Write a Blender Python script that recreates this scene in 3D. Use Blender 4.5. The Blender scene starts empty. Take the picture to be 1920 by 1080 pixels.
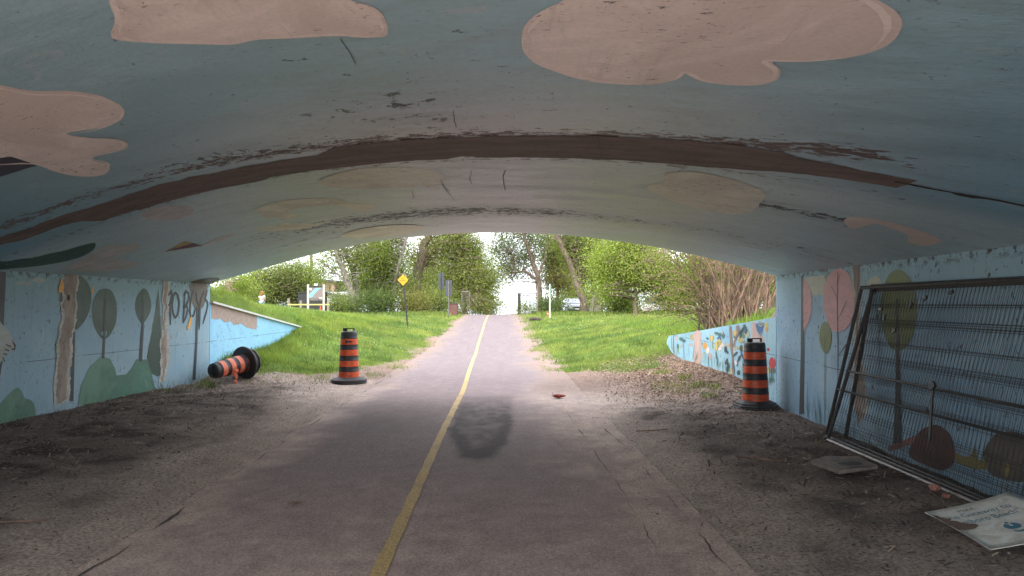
import bpy, bmesh, math, random
import numpy as np
from mathutils import Vector, Matrix, noise as mn
from mathutils.geometry import tessellate_polygon

R = math.radians
scene = bpy.context.scene
# ------------------------------------------------------------------ camera
F = 1300.0; EYE = 1.6; TILT = math.atan(32/F)
cd = bpy.data.cameras.new('camera'); cam = bpy.data.objects.new('camera', cd)
scene.collection.objects.link(cam)
cam.location = (0, 0, EYE); cam.rotation_euler = (R(90)+TILT, 0, 0)
cd.sensor_width = 36; cd.lens = 36*F/1920; cd.clip_start = .05; cd.clip_end = 9000
scene.camera = cam
# ------------------------------------------------------------------ world: overcast
w = bpy.data.worlds.new('World'); scene.world = w; w.use_nodes = True
nt = w.node_tree; nt.nodes.clear()
out = nt.nodes.new('ShaderNodeOutputWorld'); bg = nt.nodes.new('ShaderNodeBackground')
sky = nt.nodes.new('ShaderNodeTexSky'); sky.sky_type = 'NISHITA'; sky.sun_disc = False
sky.sun_elevation = R(48); sky.sun_rotation = R(200); sky.air_density = 1.2; sky.dust_density = 3
tc = nt.nodes.new('ShaderNodeTexCoord'); nz = nt.nodes.new('ShaderNodeTexNoise')
nz.inputs['Scale'].default_value = 2.2; nz.inputs['Detail'].default_value = 5
mp = nt.nodes.new('ShaderNodeMapping'); mp.inputs['Scale'].default_value = (1, 1, 3)
cr = nt.nodes.new('ShaderNodeValToRGB')
cr.color_ramp.elements[0].position = .3; cr.color_ramp.elements[0].color = (6.6, 6.9, 7.5, 1)
cr.color_ramp.elements[1].position = .7; cr.color_ramp.elements[1].color = (8.6, 8.6, 8.9, 1)
mx = nt.nodes.new('ShaderNodeMix'); mx.data_type = 'RGBA'; mx.inputs[0].default_value = .9
L = nt.links.new
L(tc.outputs['Generated'], mp.inputs[0]); L(mp.outputs[0], nz.inputs[0]); L(nz.outputs[0], cr.inputs[0])
L(sky.outputs[0], mx.inputs[6]); L(cr.outputs[0], mx.inputs[7]); L(mx.outputs[2], bg.inputs[0])
bg.inputs[1].default_value = .12; L(bg.outputs[0], out.inputs[0])
sd = bpy.data.lights.new('sun', 'SUN'); sd.energy = 1.2; sd.angle = R(25); sd.color = (1, .96, .9)
sun = bpy.data.objects.new('sun', sd); scene.collection.objects.link(sun)
sun.rotation_euler = (R(42), 0, R(-20))
vs = scene.view_settings; vs.view_transform = 'Standard'; vs.look = 'None'
vs.exposure = 1.95; vs.gamma = 1; vs.use_curve_mapping = False
scene.render.engine = 'CYCLES'
scene.cycles.max_bounces = 10; scene.cycles.diffuse_bounces = 7; scene.cycles.transparent_max_bounces = 8

random.seed(7); rng = np.random.default_rng(7)
col = scene.collection
# ------------------------------------------------------------------ helpers
def tag(o, label=None, cat=None, group=None, kind=None):
    if label: o['label'] = label
    if cat: o['category'] = cat
    if group: o['group'] = group
    if kind: o['kind'] = kind
    return o
def empty(name, loc=(0,0,0), rz=0, label=None, cat=None, group=None):
    o = bpy.data.objects.new(name, None); col.objects.link(o); o.location = loc; o.rotation_euler[2] = rz
    o.empty_display_size = .1
    return tag(o, label, cat, group)
def link(name, me, m=None, parent=None):
    o = bpy.data.objects.new(name, me); col.objects.link(o)
    if m is not None and not me.materials: me.materials.append(m)
    if parent is not None: o.parent = parent
    return o
def fmesh(name, V, Fc, m=None, parent=None, smooth=False, cols=None, uv=None, rnd=None):
    """numpy mesh; Fc (n,k) int array or list"""
    me = bpy.data.meshes.new(name)
    V = np.asarray(V, dtype=np.float32)
    if isinstance(Fc, np.ndarray):
        n, k = Fc.shape
        me.vertices.add(len(V)); me.vertices.foreach_set('co', V.ravel())
        me.loops.add(n*k); me.loops.foreach_set('vertex_index', Fc.astype(np.int32).ravel())
        me.polygons.add(n); me.polygons.foreach_set('loop_start', np.arange(0, n*k, k, dtype=np.int32))
        me.update(calc_edges=True)
    else:
        me.from_pydata([tuple(map(float, v)) for v in V], [], Fc); me.update()
    if cols is not None:
        a = me.color_attributes.new('Col', 'FLOAT_COLOR', 'POINT')
        c = np.ones((len(V), 4), dtype=np.float32); c[:, :3] = cols; a.data.foreach_set('color', c.ravel())
    if uv is not None:
        l = me.uv_layers.new(name='uv'); vi = np.zeros(len(me.loops), dtype=np.int32)
        me.loops.foreach_get('vertex_index', vi); l.data.foreach_set('uv', np.asarray(uv, dtype=np.float32)[vi].ravel())
    if smooth: me.polygons.foreach_set('use_smooth', np.ones(len(me.polygons), dtype=bool))
    return link(name, me, m, parent)
class MB:
    def __init__(s): s.V = []; s.F = []
    def add(s, V, Fc):
        b = len(s.V); s.V += [tuple(v) for v in V]; s.F += [tuple(i+b for i in f) for f in Fc]; return s
    def box(s, c, d, rot=None):
        P = [Vector((x*d[0]/2, y*d[1]/2, z*d[2]/2)) for x in (-1,1) for y in (-1,1) for z in (-1,1)]
        if rot is not None: P = [rot @ p for p in P]
        P = [p+Vector(c) for p in P]
        return s.add(P, [(0,1,3,2),(4,6,7,5),(0,4,5,1),(2,3,7,6),(0,2,6,4),(1,5,7,3)])
    def tube(s, pts, rad, n=6, cap=True):
        pts = [Vector(p) for p in pts]; rr = rad if isinstance(rad, (list, tuple)) else [rad]*len(pts)
        rings = []; up = None
        for i, p in enumerate(pts):
            t = (pts[min(i+1, len(pts)-1)]-pts[max(i-1, 0)]).normalized()
            if up is None: up = Vector((0,0,1)) if abs(t.z) < .9 else Vector((1,0,0))
            a = t.cross(up).normalized(); up2 = a.cross(t).normalized(); up = up2
            rings.append([p+(a*math.cos(2*math.pi*k/n)+up2*math.sin(2*math.pi*k/n))*rr[i] for k in range(n)])
        V = [v for r in rings for v in r]; Fc = []
        for i in range(len(pts)-1):
            for k in range(n):
                Fc.append((i*n+k, i*n+(k+1) % n, (i+1)*n+(k+1) % n, (i+1)*n+k))
        if cap: Fc += [tuple(range(n-1, -1, -1)), tuple(range((len(pts)-1)*n, len(pts)*n))]
        return s.add(V, Fc)
    def lathe(s, prof, n=24, c=(0,0,0), phase=0.):
        V = []; Fc = []
        for r, z in prof:
            for k in range(n):
                a = 2*math.pi*k/n+phase; V.append((c[0]+r*math.cos(a), c[1]+r*math.sin(a), c[2]+z))
        m = len(prof)
        for i in range(m-1):
            for k in range(n): Fc.append((i*n+k, i*n+(k+1) % n, (i+1)*n+(k+1) % n, (i+1)*n+k))
        Fc += [tuple(range(n-1, -1, -1)), tuple(range((m-1)*n, m*n))]
        return s.add(V, Fc)
    def prism(s, poly, y0, y1):   # poly in (x,z), extruded along y
        n = len(poly); V = [(x, y0, z) for x, z in poly]+[(x, y1, z) for x, z in poly]
        Fc = [tuple(range(n)), tuple(range(2*n-1, n-1, -1))]+[(i, i+n, (i+1) % n+n, (i+1) % n) for i in range(n)]
        return s.add(V, Fc)
    def build(s, name, m, parent=None, smooth=False, bevel=0):
        me = bpy.data.meshes.new(name); me.from_pydata([tuple(v) for v in s.V], [], s.F); me.update()
        bm = bmesh.new(); bm.from_mesh(me); bmesh.ops.recalc_face_normals(bm, faces=bm.faces)
        if bevel: bmesh.ops.bevel(bm, geom=bm.edges[:], offset=bevel, segments=2, affect='EDGES', clamp_overlap=True)
        bm.to_mesh(me); bm.free()
        if smooth:
            for p in me.polygons: p.use_smooth = True
            try: me.set_sharp_from_angle(angle=R(40))
            except Exception: pass
        return link(name, me, m, parent)
def kids(o): return [c for c in bpy.data.objects if c.parent == o]
def copy_tree(o, parent=None):
    c = o.copy(); col.objects.link(c); c.parent = parent
    for ch in kids(o): copy_tree(ch, c)
    return c
def ray(px, py):
    v = 540-py
    return (px-960, F*math.cos(TILT)-v*math.sin(TILT), F*math.sin(TILT)+v*math.cos(TILT))
def W(px, py, Y):           # the place at distance Y that the photograph shows there
    d = ray(px, py); k = Y/d[1]; return Vector((d[0]*k, Y, EYE+d[2]*k))

# ------------------------------------------------------------------ materials
def lin(r, g, b):
    f = lambda c: (c/255/12.92 if c/255 <= .04045 else ((c/255+.055)/1.055)**2.4)
    return (f(r), f(g), f(b))
class NG:
    def __init__(s, name):
        s.m = bpy.data.materials.new(name); s.m.use_nodes = True; s.t = s.m.node_tree; s.t.nodes.clear()
        s.o = s.t.nodes.new('ShaderNodeOutputMaterial'); s.b = s.t.nodes.new('ShaderNodeBsdfPrincipled')
        s.t.links.new(s.b.outputs[0], s.o.inputs[0])
    def n(s, t, **k):
        x = s.t.nodes.new(t)
        for a, b in k.items(): setattr(x, a, b)
        return x
    def l(s, a, b): s.t.links.new(a, b)
    def coord(s, kind='Object', scale=(1,1,1)):
        tc = s.n('ShaderNodeTexCoord'); mp = s.n('ShaderNodeMapping'); mp.inputs['Scale'].default_value = scale
        s.l(tc.outputs[kind], mp.inputs[0]); return mp.outputs[0]
    def noise(s, co, scale, detail=4, rough=.6, dist=0):
        x = s.n('ShaderNodeTexNoise'); x.inputs['Scale'].default_value = scale; x.inputs['Detail'].default_value = detail
        x.inputs['Roughness'].default_value = rough; x.inputs['Distortion'].default_value = dist
        s.l(co, x.inputs['Vector']); return x.outputs[0]
    def ramp(s, v, a, b, ca=0., cb=1.):
        x = s.n('ShaderNodeMapRange'); x.interpolation_type = 'SMOOTHSTEP'
        for i, q in zip((1,2,3,4), (a,b,ca,cb)): x.inputs[i].default_value = q
        s.l(v, x.inputs[0]); return x.outputs[0]
    def math(s, op, a, b=None):
        x = s.n('ShaderNodeMath', operation=op)
        for i, q in enumerate((a, b)):
            if q is None: continue
            if isinstance(q, (int, float)): x.inputs[i].default_value = q
            else: s.l(q, x.inputs[i])
        return x.outputs[0]
    def mix(s, f, a, b, blend='MIX'):
        x = s.n('ShaderNodeMix', data_type='RGBA', blend_type=blend)
        for i, q in ((0, f), (6, a), (7, b)):
            if isinstance(q, (int, float)): x.inputs[i].default_value = q
            elif isinstance(q, tuple): x.inputs[i].default_value = (*q[:3], 1)
            else: s.l(q, x.inputs[i])
        return x.outputs[2]
    def attr(s, name='Col'):
        x = s.n('ShaderNodeAttribute', attribute_name=name); return x.outputs[0]
    def bump(s, h, strength, dist=.01):
        x = s.n('ShaderNodeBump'); x.inputs['Strength'].default_value = strength; x.inputs['Distance'].default_value = dist
        s.l(h, x.inputs['Height']); s.l(x.outputs[0], s.b.inputs['Normal'])
    def done(s, c, rough=.6, metal=0, spec=.5):
        if isinstance(c, tuple): s.b.inputs['Base Color'].default_value = (*c[:3], 1)
        else: s.l(c, s.b.inputs['Base Color'])
        if isinstance(rough, (int, float)): s.b.inputs['Roughness'].default_value = rough
        else: s.l(rough, s.b.inputs['Roughness'])
        s.b.inputs['Metallic'].default_value = metal; s.b.inputs['Specular IOR Level'].default_value = spec
        return s.m
def pm(name, c, var=.25, scale=6, rough=.6, bump=.2, bscale=60, metal=0, c2=None, spec=.5, streak=(1,1,1)):
    g = NG(name); co = g.coord('Object', streak)
    n1 = g.noise(co, scale, 6, .65)
    c2 = c2 or tuple(x*(1-var) for x in c); c1 = tuple(min(1, x*(1+var*.5)) for x in c)
    cc = g.mix(g.ramp(n1, .3, .7), c2, c1)
    if bump: g.bump(g.noise(co, bscale, 4), bump, .004)
    return g.done(cc, g.ramp(n1, .2, .8, max(.05, rough-.08), min(1, rough+.08)), metal, spec)
def leafmat(name, trans=.35):
    g = NG(name); a = g.attr(); g.done(a, .55, 0, .3)
    t = g.n('ShaderNodeBsdfTranslucent'); g.l(g.mix(1., a, (1., 1.15, .5), 'MULTIPLY'), t.inputs[0])
    mxs = g.n('ShaderNodeMixShader'); mxs.inputs[0].default_value = trans
    g.l(g.b.outputs[0], mxs.inputs[1]); g.l(t.outputs[0], mxs.inputs[2]); g.l(mxs.outputs[0], g.o.inputs[0])
    return g.m
def paint(name, c, var=.18, chips=.0, rough=.55, streak=(1.,3.,1.), chipc=(.05,.05,.06), tone=None, soft=3.):
    """wall paint on UV (metres along the surface, height / depth)"""
    g = NG(name); co = g.coord('UV', streak); co1 = g.coord('UV')
    n1 = g.noise(co, soft, 7, .62, .4); n2 = g.noise(co1, 40, 3)
    cc = g.mix(g.ramp(n1, .32, .68), tuple(x*(1-var) for x in c), tuple(min(1, x*(1+var*.4)) for x in c))
    if tone: cc = g.mix(g.ramp(g.noise(co1, .8, 5, .6, .8), .46, .6), cc, tone)
    cc = g.mix(g.ramp(n2, .3, .7, .0, .12), cc, (.2,.2,.2)); dr = g.noise(g.coord('UV', (5,.6,1)), 2.6, 5, .75, .3); cc = g.mix(g.ramp(dr, .54, .66, 0, .3), cc, tuple(x*.55 for x in c))
    if chips:
        k = g.ramp(g.noise(co, 17, 4, .75, .6), .62-chips*.04, .64-chips*.04)
        k2 = g.ramp(g.noise(co1, 1.3, 3), .42, .6)
        cc = g.mix(g.math('MULTIPLY', g.math('MULTIPLY', k, k2), .85), cc, chipc)
    g.bump(g.noise(co1, 55, 5, .7), .25, .004)
    return g.done(cc, g.ramp(n1, .2, .8, rough-.1, rough+.1), 0, .5)
M = {}
M['concrete'] = pm('concrete', lin(150,143,135), .25, 3, .85, .4, 40)
M['black_plastic'] = pm('black_rubber_plastic', (.012,.012,.015), .4, 9, .5, .2, 80, c2=(.03,.029,.03))
M['base_rubber'] = pm('dusty_rubber', (.05,.046,.048), .5, 7, .7, .4, 50)
M['orange'] = pm('orange_reflective_sheeting', (.66,.085,.014), .3, 14, .42, .15, 90, c2=(.40,.06,.02), streak=(1,1,2.5))
M['orange_faded'] = pm('faded_orange_sheeting', (.72,.16,.08), .3, 12, .45, .1, 150)
M['steel'] = pm('galvanised_steel', (.22,.2,.19), .45, 14, .5, .2, 60, .55)
M['steel_dark'] = pm('dark_weathered_steel', (.06,.055,.052), .5, 14, .55, .2, 60, .3)
M['wood'] = pm('grey_wood', (.3,.26,.21), .4, 5, .85, .4, 30, streak=(1,1,.2))
M['white'] = pm('white_paint', (.75,.75,.74), .15, 4, .5, .05)
M['bark'] = pm('bark', (.16,.12,.09), .5, 9, .9, .8, 18, streak=(1,1,.25))
M['bark_grey'] = pm('grey_bark', (.23,.2,.165), .5, 9, .9, .8, 18, streak=(1,1,.25))
M['stem'] = pm('reddish_brown_stems', (.24,.15,.105), .6, 4, .85, .3, 30, c2=(.09,.06,.045))
M['leaf'] = leafmat('leaves', .45); M['grassblade'] = leafmat('grass_blades', .3)
M['chips'] = NG('wood_chips_and_litter'); M['chips'] = M['chips'].done(M['chips'].attr(), .9)

# ------------------------------------------------------------------ tunnel geometry
WID = 10.36; SK = .386; QE = 11.895; QN = -1.1; ZS = 2.04
def XL(Y): return -6.89+.0461*Y
def XR(Y): return 3.472+.0461*Y
_s = np.array([0,.035,.071,.133,.18,.249,.358,.42,.5,.56,.612,.683,.733,.798,.845,.89,.934,.967,1])
_z = np.array([2.04,2.118,2.2,2.35,2.46,2.61,2.785,2.838,2.872,2.872,2.85,2.79,2.72,2.605,2.505,2.39,2.26,2.155,2.04])
_fs = np.linspace(0,1,401); _fz = np.interp(_fs, _s, _z)
for _ in range(30): _fz[1:-1] = (_fz[:-2]+_fz[1:-1]*2+_fz[2:])/4
def HZ(s): return np.interp(s, _fs, _fz)
def sq_world(s, q, off=0.):
    X = (-6.89+.0461*q+WID*s)/(1+.0461*SK); Y = q-SK*X
    return X, Y, HZ(s)-off
def ceil_hit(px, py):
    d = ray(px, py); k = np.linspace(.0005, .03, 6000)
    X = d[0]*k; Y = d[1]*k; Z = EYE+d[2]*k
    s = (X-XL(Y))/WID; z = HZ(np.clip(s, 0, 1)); i = int(np.argmax((Z > z)))
    return float(s[i]), float(Y[i]+SK*X[i])
class Ceil:
    def hit(s, px, py): a, q = ceil_hit(px, py); return (a*WID, q)
    def world(s, a, b, off): return sq_world(np.clip(a/WID, 0, 1), b, off)
class Wall:
    def __init__(s, X0, Y0, m, inward): s.X0, s.Y0, s.m, s.inw = X0, Y0, m, inward
    def hit(s, px, py):
        d = ray(px, py); k = (s.X0-s.m*s.Y0)/(d[0]-s.m*d[1]); return (d[1]*k, EYE+d[2]*k)
    def world(s, a, b, off): return (s.X0+s.m*(a-s.Y0)+s.inw*off, a, b)
CE = Ceil(); WL = Wall(-6.23, 14.3, .0461, 1); WR = Wall(3.95, 10.37, .0461, -1)
LW1 = (-6.43, 21.0); RW1 = (4.05, 18.3)
WWL = Wall(-6.23, 14.3, (LW1[0]+6.23)/(LW1[1]-14.3), 1); WWR = Wall(3.95, 10.37, (RW1[0]-3.95)/(RW1[1]-10.37), -1)
def smooth_poly(P, k=5):
    n = len(P); out = []
    for i in range(n):
        p0, p1, p2, p3 = (np.array(P[(i+j) % n], float) for j in (-1,0,1,2))
        for t in np.arange(k)/k:
            out.append(.5*((2*p1)+(-p0+p2)*t+(2*p0-5*p1+4*p2-p3)*t*t+(-p0+3*p1-3*p2+p3)*t**3))
    return [tuple(o) for o in out]
def ragged(P, amp, step=.03, f=9.):
    out = []
    for i in range(len(P)):
        a = np.array(P[i]); b = np.array(P[(i+1) % len(P)]); L_ = np.linalg.norm(b-a); n = max(1, int(L_/step))
        for t in range(n):
            c = a+(b-a)*t/n; v = mn.noise_vector(Vector((c[0]*f, c[1]*f, 3.3)))+.5*mn.noise_vector(Vector((c[0]*f*3, c[1]*f*3, 7.3)))
            out.append((c[0]+v.x*amp, c[1]+v.y*amp))
    return out
def decal(surf, P, m, parent, name, off=.003, px=True, sm=True, rag=0, label=None, f=9.):
    if px: P = [surf.hit(*p) for p in P]
    if sm: P = smooth_poly(P)
    if rag: P = ragged(P, rag, f=f)
    me = bpy.data.meshes.new(name)
    tri = tessellate_polygon([[Vector((a, b, 0)) for a, b in P]])
    bm = bmesh.new(); vs_ = [bm.verts.new((a, b, 0)) for a, b in P]
    for t in tri:
        try: bm.faces.new([vs_[i] for i in t])
        except ValueError: pass
    if surf is CE:
        lo = min(a for a, b in P); hi = max(a for a, b in P); x = math.floor(lo/.1)*.1
        while x < hi:
            bmesh.ops.bisect_plane(bm, geom=bm.verts[:]+bm.edges[:]+bm.faces[:], plane_co=(x,0,0), plane_no=(1,0,0)); x += .1
    uvl = bm.loops.layers.uv.new('uv')
    for fc in bm.faces:
        for lp in fc.loops: lp[uvl].uv = lp.vert.co.xy
    for v in bm.verts: v.co = Vector([float(c) for c in surf.world(v.co.x, v.co.y, off)])
    bm.to_mesh(me); bm.free()
    o = link(name, me, m, parent)
    if label: o['label'] = label
    return o
def stroke(surf, P, wd, m, parent, name, off=.006, px=True, taper=True):
    """flat ribbon following a line"""
    if px: P = [surf.hit(*p) for p in P]
    P = [np.array(p, float) for p in P]; n = len(P); Lf = []; Rt = []
    for i in range(n):
        t = P[min(i+1, n-1)]-P[max(i-1, 0)]; t /= (np.linalg.norm(t)+1e-9); nn = np.array((-t[1], t[0]))
        ww = wd[i] if isinstance(wd, (list, tuple)) else wd*(.55 if taper and i in (0, n-1) else 1)
        Lf.append(P[i]+nn*ww/2); Rt.append(P[i]-nn*ww/2)
    V = [surf.world(p[0], p[1], off) for p in Lf+Rt]
    Fc = [(i, i+1, n+i+1, n+i) for i in range(n-1)]
    return fmesh(name, V, Fc, m, parent, uv=[tuple(p) for p in Lf+Rt])
def smooth_line(P, k=6, jit=1.2):
    out = []
    for i in range(len(P)-1):
        for t in range(k): f_ = t/k; x = P[i][0]+(P[i+1][0]-P[i][0])*f_; y = P[i][1]+(P[i+1][1]-P[i][1])*f_; v = mn.noise_vector(Vector((x*.21, y*.21, 2))); out.append((x+v.x*jit, y+v.y*jit))
    return out+[P[-1]]
def strokes(surf, LL, m, parent, name, off=.006, label=None, px=True, each=False):
    if each:
        for i, q in enumerate(LL): strokes(surf, [q], m, parent, name, off+.0004*i)
        return
    V = []; Fc = []; UV = []
    for P, wd in LL:
        if px: P = [surf.hit(*p) for p in P]
        P = [np.array(p, float) for p in P]; n = len(P); A = []; B = []
        for i in range(n):
            t = P[min(i+1, n-1)]-P[max(i-1, 0)]; t /= (np.linalg.norm(t)+1e-9); nn = np.array((-t[1], t[0]))
            ww = wd*(.5 if i in (0, n-1) else 1); A.append(P[i]+nn*ww/2); B.append(P[i]-nn*ww/2)
        b = len(V); V += [surf.world(p[0], p[1], off) for p in A+B]; UV += [tuple(p) for p in A+B]
        Fc += [(b+i, b+i+1, b+n+i+1, b+n+i) for i in range(n-1)]; off += .0003
    o = fmesh(name, V, Fc, m, parent, uv=UV)
    if label: o['label'] = label
    return o

# ------------------------------------------------------------------ terrain
def tps(pts):
    P = np.array(pts, float); n = len(P)
    def K(A, B):
        r2 = ((A[:, None, :]-B[None])**2).sum(-1); return .5*r2*np.log(r2+1e-9)
    S = np.array([1., 1.]); A = K(P[:, :2]*S, P[:, :2]*S)+np.eye(n)*.05; Q = np.c_[np.ones(n), P[:, :2]]
    Mx = np.block([[A, Q], [Q.T, np.zeros((3, 3))]]); c = np.linalg.solve(Mx, np.r_[P[:, 2], 0, 0, 0])
    def f(X, Y):
        sh = X.shape; X = X.ravel(); Y = Y.ravel(); out_ = np.zeros(len(X))
        for i in range(0, len(X), 40000):
            xy = np.c_[X[i:i+40000], Y[i:i+40000]]
            out_[i:i+40000] = K(xy*S, P[:, :2]*S) @ c[:n]+c[n]+xy @ c[n+1:]
        return out_.reshape(sh)
    return f
inner_pts = [(x, y, z) for y, z in ((9,0),(12,0),(16,0),(20,.03),(25,.13),(30,.32),(35,.56),(40,.77),(45,.9),(52,.9),(60,.85),(70,.8)) for x in (-2.7,-1,.9)]
inner_pts += [(-3.5,16.5,.08),(-4.5,14.7,.12),(-5.6,14.3,.12),(-6.2,14.2,.12),(-6.2,14.75,.36),(-5.6,15.3,.33),(-5,15.5,.2),(-6.3,15.6,.45),(-6.35,18,.5),(-6.4,21,.88),(-5,16.5,.18),(-5,19,.3),(-4,22,.25),
 (-5.5,24,.7),(-5,28,.7),(-4,30,.52),(-5,35,.8),(-8,35,1.05),(-10,41,.95),(-5,45,.95),(-14,45,.95),(-25,45,1),(-5,60,.9),(-15,60,.9),(-40,60,1.2),(-40,35,2.5),(-15,75,.8),
 (2,15.8,.08),(3,15,.17),(3.9,10.7,.12),(3.9,12,.31),(3.95,15.2,.33),(4,17.4,.38),(4.1,18.8,.72),(2.5,18,.25),(3,22,.5),(2,25,.35),(5,25,.8),(4,30,.75),(6,35,.95),(8,45,.98),
 (3,40,.88),(20,45,1.0),(3,12,.12),(2.2,10,.04),(40,45,1.6),(40,30,2.5),(10,60,.9),(25,60,.95),(15,75,.8),(-4,12,.05),(-5.8,11.5,.1)]
outer_pts = [(-6.7,14.5,1.72),(-6.9,16,1.9),(-7.45,19,1.5),(-7.43,21,1.33),(-7.4,24,1.3),(-7.3,28,1.22),(-8,33,1.1),(-12,16,3.0),(-12,22,2.3),(-20,30,1.9),(-13,30,1.4),
 (-10,41,.95),(-14,45,.95),(-25,45,1.1),(-15,60,.9),(-40,60,1.3),(-40,35,3),(-20,18,3.4),(-40,15,3.6)]
outerR_pts = [(4.3,10.8,1.4),(4.35,12.5,1.3),(4.5,15,1.02),(4.4,18.3,.78),(8,12,2.6),(8,16,1.7),(8,21,1.3),(8.8,30,1.12),(12,35,1.1),(20,20,2.6),(20,45,1.1),(8,45,1),(40,15,3.6),(40,45,1.8),(6,23,1.0),(25,60,1),(6,18.5,1.1)]
f_in = tps(inner_pts); f_ol = tps(outer_pts); f_or = tps(outerR_pts)
def sst(a, b, x): t = np.clip((x-a)/(b-a), 0, 1); return t*t*(3-2*t)
def GROUND(X, Y):
    X = np.asarray(X, float); Y = np.asarray(Y, float); q = Y+SK*X
    xl = XL(Y); xr = XR(Y)
    tun = .1*sst(2.7, 5.5, -X)+.11*sst(1.3, 3.1, X)
    ins = f_in(X, Y); ins = np.where(Y > 68, .8, ins)
    zin = tun+(ins-tun)*sst(QE-2.2, QE+.6, q)
    # outer banks
    wl = WWL.m*(np.clip(Y, 14.3, 21)-14.3)-6.23; wr = WWR.m*(np.clip(Y, 10.37, 18.3)-10.37)+3.95
    wl = np.where(Y < 14.3, xl, wl); wr = np.where(Y < 10.37, xr, wr)
    trl = .06+np.clip(Y-21, 0, 20)*.22; trr = .06+np.clip(Y-18.3, 0, 20)*.25
    ol = np.where(Y > 68, .8, f_ol(X, Y)); orr = np.where(Y > 68, .8, f_or(X, Y))
    top = 3.45; e = sst(QE+3.5, QE-2.5, q)*sst(QN-6, QN, q)
    base = np.where(q < 3, 0, 1)
    ol2 = ol*base; or2 = orr*base
    ol2 = ol2+(top-ol2)*sst(QE+1.2, QE-2., q); or2 = or2+(top-or2)*sst(QE+1.2, QE-2., q)
    nearf = sst(QN-7, QN-.5, q)
    ol2 = np.where(q < 3, top*nearf, ol2); or2 = np.where(q < 3, top*nearf, or2)
    z = zin
    wL = 1-sst(0, 1, (X-(wl-.12-trl))/trl); wR = sst(0, 1, (X-(wr+.12))/trr)
    zinc = np.where(q < QN-1, 0, z)
    z = zinc+(ol2-zinc)*wL; z = z+(or2-z)*wR
    # far side: drops to the river beyond the crest
    dr = np.where((X > -3.6) & (X < 2.4), 47.5, 62.)
    dr = 64-16.5*np.exp(-((X+1.7)/1.9)**4)
    z = z-(z+3.4)*sst(0, 1, (Y-dr)/22.)
    return z
def G1(x, y): return float(GROUND(np.array([x]), np.array([y]))[0])
def axis(parts):
    out_ = []
    for a, b, st in parts: out_ += list(np.arange(a, b-1e-6, st))
    out_.append(parts[-1][1]); return np.array(out_)
def fbm(X, Y, f, seed=0, octv=4):
    """cheap tiling value noise in numpy"""
    r = np.random.default_rng(seed); T = r.random((256, 256)); o = 0; amp = 1; tot = 0
    for k in range(octv):
        x = X*f+k*17.3; y = Y*f+k*9.1; xi = np.floor(x).astype(int); yi = np.floor(y).astype(int)
        fx = x-xi; fy = y-yi; fx = fx*fx*(3-2*fx); fy = fy*fy*(3-2*fy)
        a = T[xi % 256, yi % 256]; b = T[(xi+1) % 256, yi % 256]; c = T[xi % 256, (yi+1) % 256]; d = T[(xi+1) % 256, (yi+1) % 256]
        o = o+amp*(a*(1-fx)*(1-fy)+b*fx*(1-fy)+c*(1-fx)*fy+d*fx*fy); tot += amp; amp *= .5; f *= 2.03
    return o/tot
# path edges and the grass line
def pathL(Y): return np.interp(Y, [-20,4,11,18,26,45,60], [-2.5,-2.52,-2.7,-2.75,-2.75,-3.1,-3.2])
def pathR(Y): return np.interp(Y, [-20,4,6.5,11,18,26,45,60], [.95,.95,.92,.8,.72,.62,.35,.3])
def grassL(Y): return np.interp(Y, [14.3,14.5,14.9,16.4,18,21,26,34,43,47,60], [-6.6,-5.4,-4.4,-3.6,-3.25,-3.1,-3.2,-3.2,-3.3,-3.6,-5])
def grassR(Y): return np.interp(Y, [14.8,15.4,16,16.8,20.5,27,37,45,48,60], [3.1,2.6,2.0,1.2,.95,.92,.75,.6,1.2,3])
def grass_mask(X, Y, jit=0.):
    q = Y+SK*X
    gl = sst(.35, -.3, X-grassL(Y)+jit*1.5)*sst(14.25, 14.45, Y+jit)*(X > WWL.world(Y, 0, 0)[0]-30)
    gr = sst(-.35, .3, X-grassR(Y)-jit*1.5)*sst(14.9, 15.3, Y+jit)
    lim = np.interp(Y, [14.5,15.6,17.2,18.3], [3.0,3.3,3.7,4.2])   # leaf litter along the right wing wall
    gr = gr*np.where((Y < 18.3) & (X < 4.2), sst(.15, -.1, X-lim+jit), 1)
    bank = ((X < XL(Y)-.2) | (X > XR(Y)+.2)) & (q > QE-2.6)
    bankR = (X > 4.15) & (Y > 10.4)
    m_ = np.maximum(gl, gr); m_ = np.maximum(m_, np.where(bank | bankR, 1., 0.))
    return m_*sst(62, 55, Y)*np.where((X > -40) & (X < 40), 1, 1)
gx = axis([(-700,-60,60),(-60,-20,4),(-20,-9,.5),(-9,-7.2,.1),(-7.2,4.8,.06),(4.8,9,.2),(9,20,.5),(20,60,4),(60,700,60)])
gy = axis([(-60,-10,4),(-10,1.5,.4),(1.5,12,.05),(12,22,.1),(22,50,.3),(50,90,1.),(90,120,5)])
GX, GY = np.meshgrid(gx, gy, indexing='ij'); GZ = GROUND(GX, GY)
gm = grass_mask(GX, GY, (fbm(GX, GY, 1.6, 3)-.5)*.9)
# relief of the loose dirt
inside = (GX > pathR(GY)+.4) | (GX < pathL(GY)-.15)
edge = np.minimum(np.abs(GX-(pathL(GY)-.15)), np.abs(GX-(pathR(GY)+.4)))
rel = (fbm(GX, GY, 2.2, 5)-.5)*.05+(fbm(GX, GY, 9, 6, 3)-.5)*.028
GZr = GZ+np.where(inside, rel*sst(0, .8, edge), -.012)*sst(60, 30, GY)
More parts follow.
